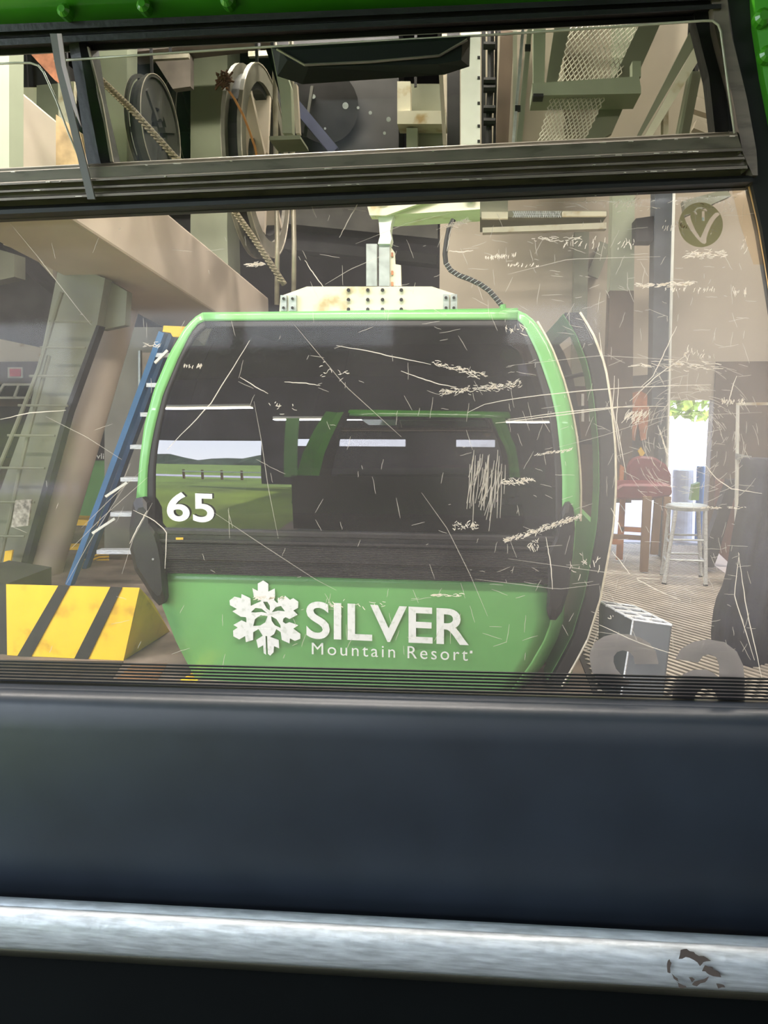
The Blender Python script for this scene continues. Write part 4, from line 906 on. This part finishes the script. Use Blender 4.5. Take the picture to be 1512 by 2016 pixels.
# scratches in the plastic
def scratch_mat(name, op):
    m = bpy.data.materials.new(name); m.use_nodes = True; n = m.node_tree; n.nodes.clear(); N = n.nodes.new; L = n.links.new
    o = N('ShaderNodeOutputMaterial'); t = N('ShaderNodeBsdfTransparent'); tr = N('ShaderNodeBsdfTranslucent'); tr.inputs[0].default_value = (.95, .9, .82, 1)
    df = N('ShaderNodeBsdfDiffuse'); df.inputs[0].default_value = (.95, .9, .82, 1)
    a = N('ShaderNodeMixShader'); a.inputs[0].default_value = .3; L(tr.outputs[0], a.inputs[1]); L(df.outputs[0], a.inputs[2])
    b = N('ShaderNodeMixShader'); b.inputs[0].default_value = op; L(t.outputs[0], b.inputs[1]); L(a.outputs[0], b.inputs[2]); L(b.outputs[0], o.inputs[0]); return m
SCR = scratch_mat('deep_scratch', .9); SCRF = scratch_mat('fine_scratch', .45)
def stroke(g, pts, w):
    L = []; n = len(pts)
    for i, p in enumerate(pts):
        a, b = pts[max(0, i - 1)], pts[min(n - 1, i + 1)]; d = math.dist(a, b) or 1; nx, ny = -(b[1] - a[1]) / d, (b[0] - a[0]) / d
        ww = w * (.35 + .65 * math.sin(math.pi * (i + .5) / n)) / 2
        L.append([P(p[0] + nx * ww, p[1] + ny * ww, YN + .002), P(p[0] - nx * ww, p[1] - ny * ww, YN + .002)])
    g.grid(L)
def wob(a, b, n=7, amp=1.5):
    return [(a[0] + (b[0] - a[0]) * i / n + random.uniform(-amp, amp) * .5, a[1] + (b[1] - a[1]) * i / n + random.uniform(-amp, amp) * .5) for i in range(n + 1)]
random.seed(21)
gd_, gf = G(), G()
long_d = [[(492, 670), (414, 796), (329, 885)], [(473, 742), (500, 760), (528, 775)], [(560, 752), (600, 754), (630, 759)], [(662, 680), (720, 690), (790, 706), (848, 717)], [(715, 385), (690, 425), (668, 468)], [(600, 512), (618, 540), (642, 572)],
    [(790, 730), (820, 742), (860, 755), (898, 762)], [(920, 812), (940, 800), (1000, 786), (1130, 771), (1250, 762), (1400, 757)], [(1000, 826), (1100, 812), (1200, 802), (1310, 800)], [(975, 833), (1080, 820), (1250, 798)], [(1372, 894), (1410, 942), (1440, 962), (1500, 972)],
    [(1332, 642), (1310, 690), (1285, 742), (1262, 762)], [(1454, 1088), (1468, 1190), (1500, 1335)], [(1455, 1090), (1445, 1170), (1485, 1300)], [(1300, 1140), (1250, 1138), (1290, 1160), (1340, 1182)], [(1205, 1085), (1225, 1110), (1240, 1130)], [(1203, 1000), (1215, 1025), (1225, 1048)], [(1075, 1057), (1084, 1110), (1088, 1160)],
    [(893, 432), (885, 465), (880, 495)], [(884, 494), (910, 496), (932, 493)], [(262, 1004), (300, 1022), (328, 1045), (325, 1120)], [(290, 1005), (270, 1040), (255, 1070)], [(0, 826), (60, 812), (130, 808)], [(1180, 655), (1186, 700), (1200, 760)],
    [(1450, 740), (1440, 770), (1432, 800)], [(1300, 848), (1305, 870), (1315, 900)], [(1295, 838), (1310, 880), (1320, 905)], [(1180, 1230), (1250, 1262), (1330, 1290)], [(1350, 700), (1290, 742), (1240, 790)], [(1210, 740), (1206, 800), (1222, 900)], [(1218, 745), (1214, 830), (1232, 930)]]
for s in long_d:
    q = resample(s, 14); stroke(gd_, [(x + random.uniform(-.6, .6), y + random.uniform(-.6, .6)) for x, y in q], 1.9)
long_f = [[(415, 1005), (520, 1075), (620, 1140), (662, 1162)], [(500, 790), (515, 870), (528, 960), (548, 1060)], [(830, 970), (880, 1040), (925, 1130), (960, 1213)], [(20, 440), (70, 500), (155, 610), (180, 640)], [(160, 1040), (220, 980), (280, 925)], [(140, 1080), (200, 1020), (290, 940)], [(600, 380), (650, 390), (790, 400)],
    [(580, 640), (680, 760), (790, 860)], [(240, 1130), (262, 1060), (300, 990)], [(90, 820), (170, 860), (240, 905)], [(700, 480), (800, 440), (890, 418)], [(640, 560), (690, 530), (760, 500)], [(1000, 1100), (1200, 1128), (1440, 1140)], [(1100, 880), (1180, 860), (1300, 820), (1500, 812)], [(1000, 720), (1180, 700), (1400, 712)],
    [(450, 1000), (452, 1060)], [(780, 980), (788, 1020)], [(1060, 400), (1180, 395), (1300, 410)], [(1000, 540), (1120, 510), (1300, 505)], [(130, 1150), (180, 1060), (250, 950)], [(935, 1140), (1100, 1160), (1180, 1150)]]
for s in long_f: stroke(gf, resample(s, 14), 1.3)
def cluster(g, cx, cy, w, h, n, ang, da, L, wd=1.5, slope=0.):
    for _ in range(n):
        u = random.uniform(-1, 1); x = cx + u * w / 2; y = cy + random.gauss(0, .35) * h / 2 + u * w / 2 * slope; a = R(ang + random.uniform(-da, da)); l = L * random.uniform(.3, 1)
        if y > 1296 or x > 1470: continue
        k = random.uniform(-.15, .15) * l
        stroke(g, [(x - math.cos(a) * l / 2, y - math.sin(a) * l / 2), (x - math.sin(a) * k, y + math.cos(a) * k), (x + math.cos(a) * l / 2, y + math.sin(a) * l / 2)], wd * random.uniform(.6, 1.2))
for c in ((500, 520, 34, 10, 40, -10, 25, 14), (985, 505, 62, 9, 46, -75, 20, 8, 1.4, -.1), (1030, 522, 60, 8, 22, -60, 20, 9), (900, 440, 44, 14, 40, -15, 40, 14, 1.5, -.3), (905, 728, 110, 16, 70, 10, 30, 14, 1.4, .25), (945, 765, 160, 22, 150, -10, 40, 12, 1.3, -.12),
          (1070, 1040, 150, 16, 150, -30, 45, 13, 1.5, -.32), (1010, 950, 40, 18, 36, 10, 50, 14), (915, 1035, 50, 26, 40, 20, 90, 10), (1040, 945, 22, 12, 24, 0, 60, 12), (1090, 890, 80, 8, 40, -20, 25, 12, 1.4, -.15), (1050, 1075, 20, 30, 24, 90, 60, 12), (380, 720, 40, 8, 26, -70, 15, 8), (300, 680, 30, 14, 14, 0, 50, 12),
          (1390, 500, 80, 26, 60, -8, 22, 18), (1310, 560, 110, 12, 70, -6, 18, 18, 1.6, -.05), (1360, 570, 100, 10, 30, -75, 20, 9), (1470, 575, 60, 20, 26, -85, 12, 16), (1240, 400, 60, 20, 20, -60, 40, 12), (1330, 445, 50, 30, 22, -80, 20, 12), (1180, 480, 140, 30, 34, -70, 30, 14), (1330, 720, 170, 30, 40, 2, 14, 26),
          (1450, 790, 60, 10, 40, -80, 30, 10), (1250, 820, 50, 30, 34, -55, 20, 24), (1370, 700, 60, 40, 20, -70, 30, 16), (1110, 470, 120, 12, 24, -5, 20, 16), (1020, 645, 60, 40, 14, 60, 60, 16), (700, 1190, 120, 24, 18, 10, 60, 14), (880, 1172, 60, 8, 24, -5, 12, 12), (530, 1177, 60, 12, 34, -35, 20, 12),
          (1225, 1215, 60, 20, 8, 20, 90, 8), (1150, 1110, 60, 70, 14, 80, 60, 16), (660, 735, 60, 40, 14, 10, 70, 12), (560, 800, 60, 40, 10, 60, 70, 12), (1400, 1000, 40, 6, 24, 2, 20, 10), (1455, 1000, 40, 6, 12, 2, 20, 10), (1480, 480, 40, 60, 20, -80, 20, 26), (1300, 400, 300, 60, 40, -30, 60, 12)):
    cluster(gd_, *c)
for _ in range(48):      # bundle of vertical scratches over the dark glass
    x = random.uniform(925, 1000); y0 = random.uniform(885, 960); L = random.uniform(30, 95); k = random.uniform(-14, -2)
    stroke(gf, [(x, y0), (x + k * .25, y0 + L * .5), (x + k, y0 + L)], 1.7)
for _ in range(170):     # polishing swirls around the doorway
    r0 = random.uniform(40, 130); a0 = random.uniform(0, 6.28); da = random.uniform(.15, .5)
    ox, oy = random.uniform(-28, 28), random.uniform(-28, 28); da *= random.choice((.5, .8, 1)); pts = [(1360 + ox + r0 * 1.05 * math.cos(a0 + da * k / 4), 860 + oy + r0 * math.sin(a0 + da * k / 4)) for k in range(5)]
    if max(p[0] for p in pts) < 1500: stroke(gf, pts, 1.2)
for _ in range(520):     # general fine wear, denser to the right
    x = 1500 - abs(random.gauss(0, 520)); y = random.uniform(400, 1290)
    if x < 0 or x > 1475 or y < 425 - x * .04: continue
    a = random.uniform(-.4, .5) if random.random() < .5 else random.uniform(1.0, 2.1); l = random.uniform(5, 42)
    stroke(gf, wob((x, y), (x + math.cos(a) * l, y + math.sin(a) * l), 4, 1.2), 1.1)
for g_, m_, in ((gd_, SCR), (gf, SCRF)):
    o = g_.put('scratches', m_, wn); o['kind'] = 'stuff'

# seat back pad, aluminium edge, seat front
def soft(name, tl, tr, bl, br, prof, m, parent, ns=24, smooth=True):
    rows = []
    for t, y in prof:
        a, b = lerp(tl, bl, t), lerp(tr, br, t); rows.append([P(a[0] + (b[0] - a[0]) * i / ns, a[1] + (b[1] - a[1]) * i / ns, y) for i in range(ns + 1)])
    return G().grid(rows, (0, .02, 0)).put(name, m, parent, smooth=smooth)
pad = soft('seat_back_pad', (-500, 1338), (1800, 1398), (-500, 1752), (1800, 1872), [(0, 1.195), (.006, 1.17), (.02, 1.152), (.045, 1.138), (.09, 1.128), (.2, 1.12), (.5, 1.115), (.8, 1.115), (.93, 1.118), (.985, 1.126), (1, 1.14)], PAD, nc)
soft('pad_piping', (-500, 1328), (1800, 1392), (-500, 1344), (1800, 1410), [(0, 1.197), (.3, 1.186), (.6, 1.18), (1, 1.18)], mat('olive_piping', (58, 56, 46), .4), nc)
bar = soft('seat_edge_bar', (-500, 1754), (1800, 1878), (-500, 1838), (1800, 1972), [(0, 1.09), (.0, 1.05), (.06, 1.035), (.2, 1.026), (.5, 1.02), (.8, 1.022), (.95, 1.03), (1, 1.045)], ALU, nc)
soft('bar_underside', (-500, 1838), (1800, 1972), (-500, 1852), (1800, 1988), [(0, 1.045), (.5, 1.05), (1, 1.065)], mat('olive_bar_underside', (74, 72, 60), .5, .4), nc)
soft('seat_front', (-500, 1848), (1800, 1984), (-500, 2300), (1800, 2350), [(0, 1.16), (.5, 1.19), (1, 1.19)], mat('shaded_seat_front', (5, 8, 8), .9, spec=.15), nc)  # seat front's shade is put into its near-black colour
# peeled label residue on the bar
random.seed(9); g = G()
base = [(1340, 1870), (1352, 1868), (1366, 1874), (1376, 1882), (1392, 1886), (1400, 1892), (1385, 1894), (1378, 1902), (1366, 1890), (1350, 1884), (1336, 1888)]
parts_ = [base, [(1318, 1888), (1322, 1896), (1320, 1916), (1314, 1914), (1313, 1898)], [(1388, 1900), (1402, 1904), (1412, 1912), (1420, 1924), (1404, 1922), (1392, 1916), (1382, 1912)], [(1396, 1922), (1388, 1934), (1372, 1942), (1362, 1938), (1376, 1930)], [(1410, 1936), (1422, 1938), (1428, 1944), (1414, 1946)], [(1330, 1930), (1346, 1940), (1352, 1944), (1336, 1944)], [(1322, 1916), (1334, 1926), (1338, 1934), (1326, 1926)], [(1356, 1924), (1368, 1928), (1362, 1934)]]
for p_ in parts_:
    q = []
    for a, b in zip(p_, p_[1:] + p_[:1]):
        q += [a, (lerp(a, b, .5)[0] + random.uniform(-2, 2), lerp(a, b, .5)[1] + random.uniform(-2, 2))]
    vs, fs = fill2d([q]); g.add([P(x, y, 1.0165) for x, y in vs], fs)
o = g.put('label_residue', mat('brown_residue', (92, 80, 74), .8), bar); o['kind'] = 'stuff'
# outside of the near cabin wall (seen reflected in the other cabin)
def wallbox(n_, x0, x1, z0, z1, m, y0=1.225, y1=1.26): G().box(x0, y0, z0, x1, y1, z1).put(n_, m, nc)
wallbox('outer_panel', -1.72, .46, .25, .98, BLACK)  # unlit green panel's darkness is put into its black colour
wallbox('outer_post', -1.80, -1.66, .95, 2.05, GREEN)
G().box(.50, -.55, .2, .54, 1.18, 1.0).put('side_panel', BLACK, nc)  # unseen side wall, added to keep light from the right off the pad
wallbox('floor_pan', -1.7, .45, .18, .22, BLACK, -.55, 1.22)

for o_ in list(bpy.data.objects):     # parts carry no place-holding leftovers
    if o_.type == 'MESH' and not o_.data.polygons: bpy.data.objects.remove(o_)
# rods that carry the overhead steel from the ceiling
def hang(o, x=None):
    ms_ = [o] + list(o.children_recursive); bpy.context.view_layer.update()
    cs = [q.matrix_world @ v.co for q in ms_ if q.type == 'MESH' for v in q.data.vertices]
    t = max(c.z for c in cs); hi = [c for c in cs if c.z > t - .08]
    cx = sum(c.x for c in hi) / len(hi); cy = sum(c.y for c in hi) / len(hi)
    if t < 6.45:
        g = G(); g.box(cx - .012, cy - .012, t - .05, cx + .012, cy + .012, 6.5)
        me_off = o.location; link('hanger_rod', g.v, g.f, DARK, o) if o.type == 'EMPTY' else link('hanger_rod', g.v, g.f, DARK, o)
HANG = ('brown_brace', 'tan_bulkhead', 'dark_bay_panel', 'tan_strip_post', 'cream_bracket', 'steel_bracket', 'grey_duct', 'sheave_wheel', 'sheave_wheel.001', 'sheave_wheel.002',
        'grey_channel', 'tan_brace', 'cream_gusset', 'cream_sheet', 'guide_rails', 'mesh_walkway', 'diagonal_channel', 'tan_side_plate', 'gusset_panel', 'pale_bar', 'pale_bar.001', 'copper_plate',
        'dark_box', 'sage_housing', 'ceiling_beam', 'machine_valves', 'steel_pillar', 'steel_pillar.001', 'conveyor_end', 'drive_machinery', 'dark_duct', 'grey_housing')
for nme in HANG:
    if nme in bpy.data.objects: hang(bpy.data.objects[nme])
    else: print('no', nme)
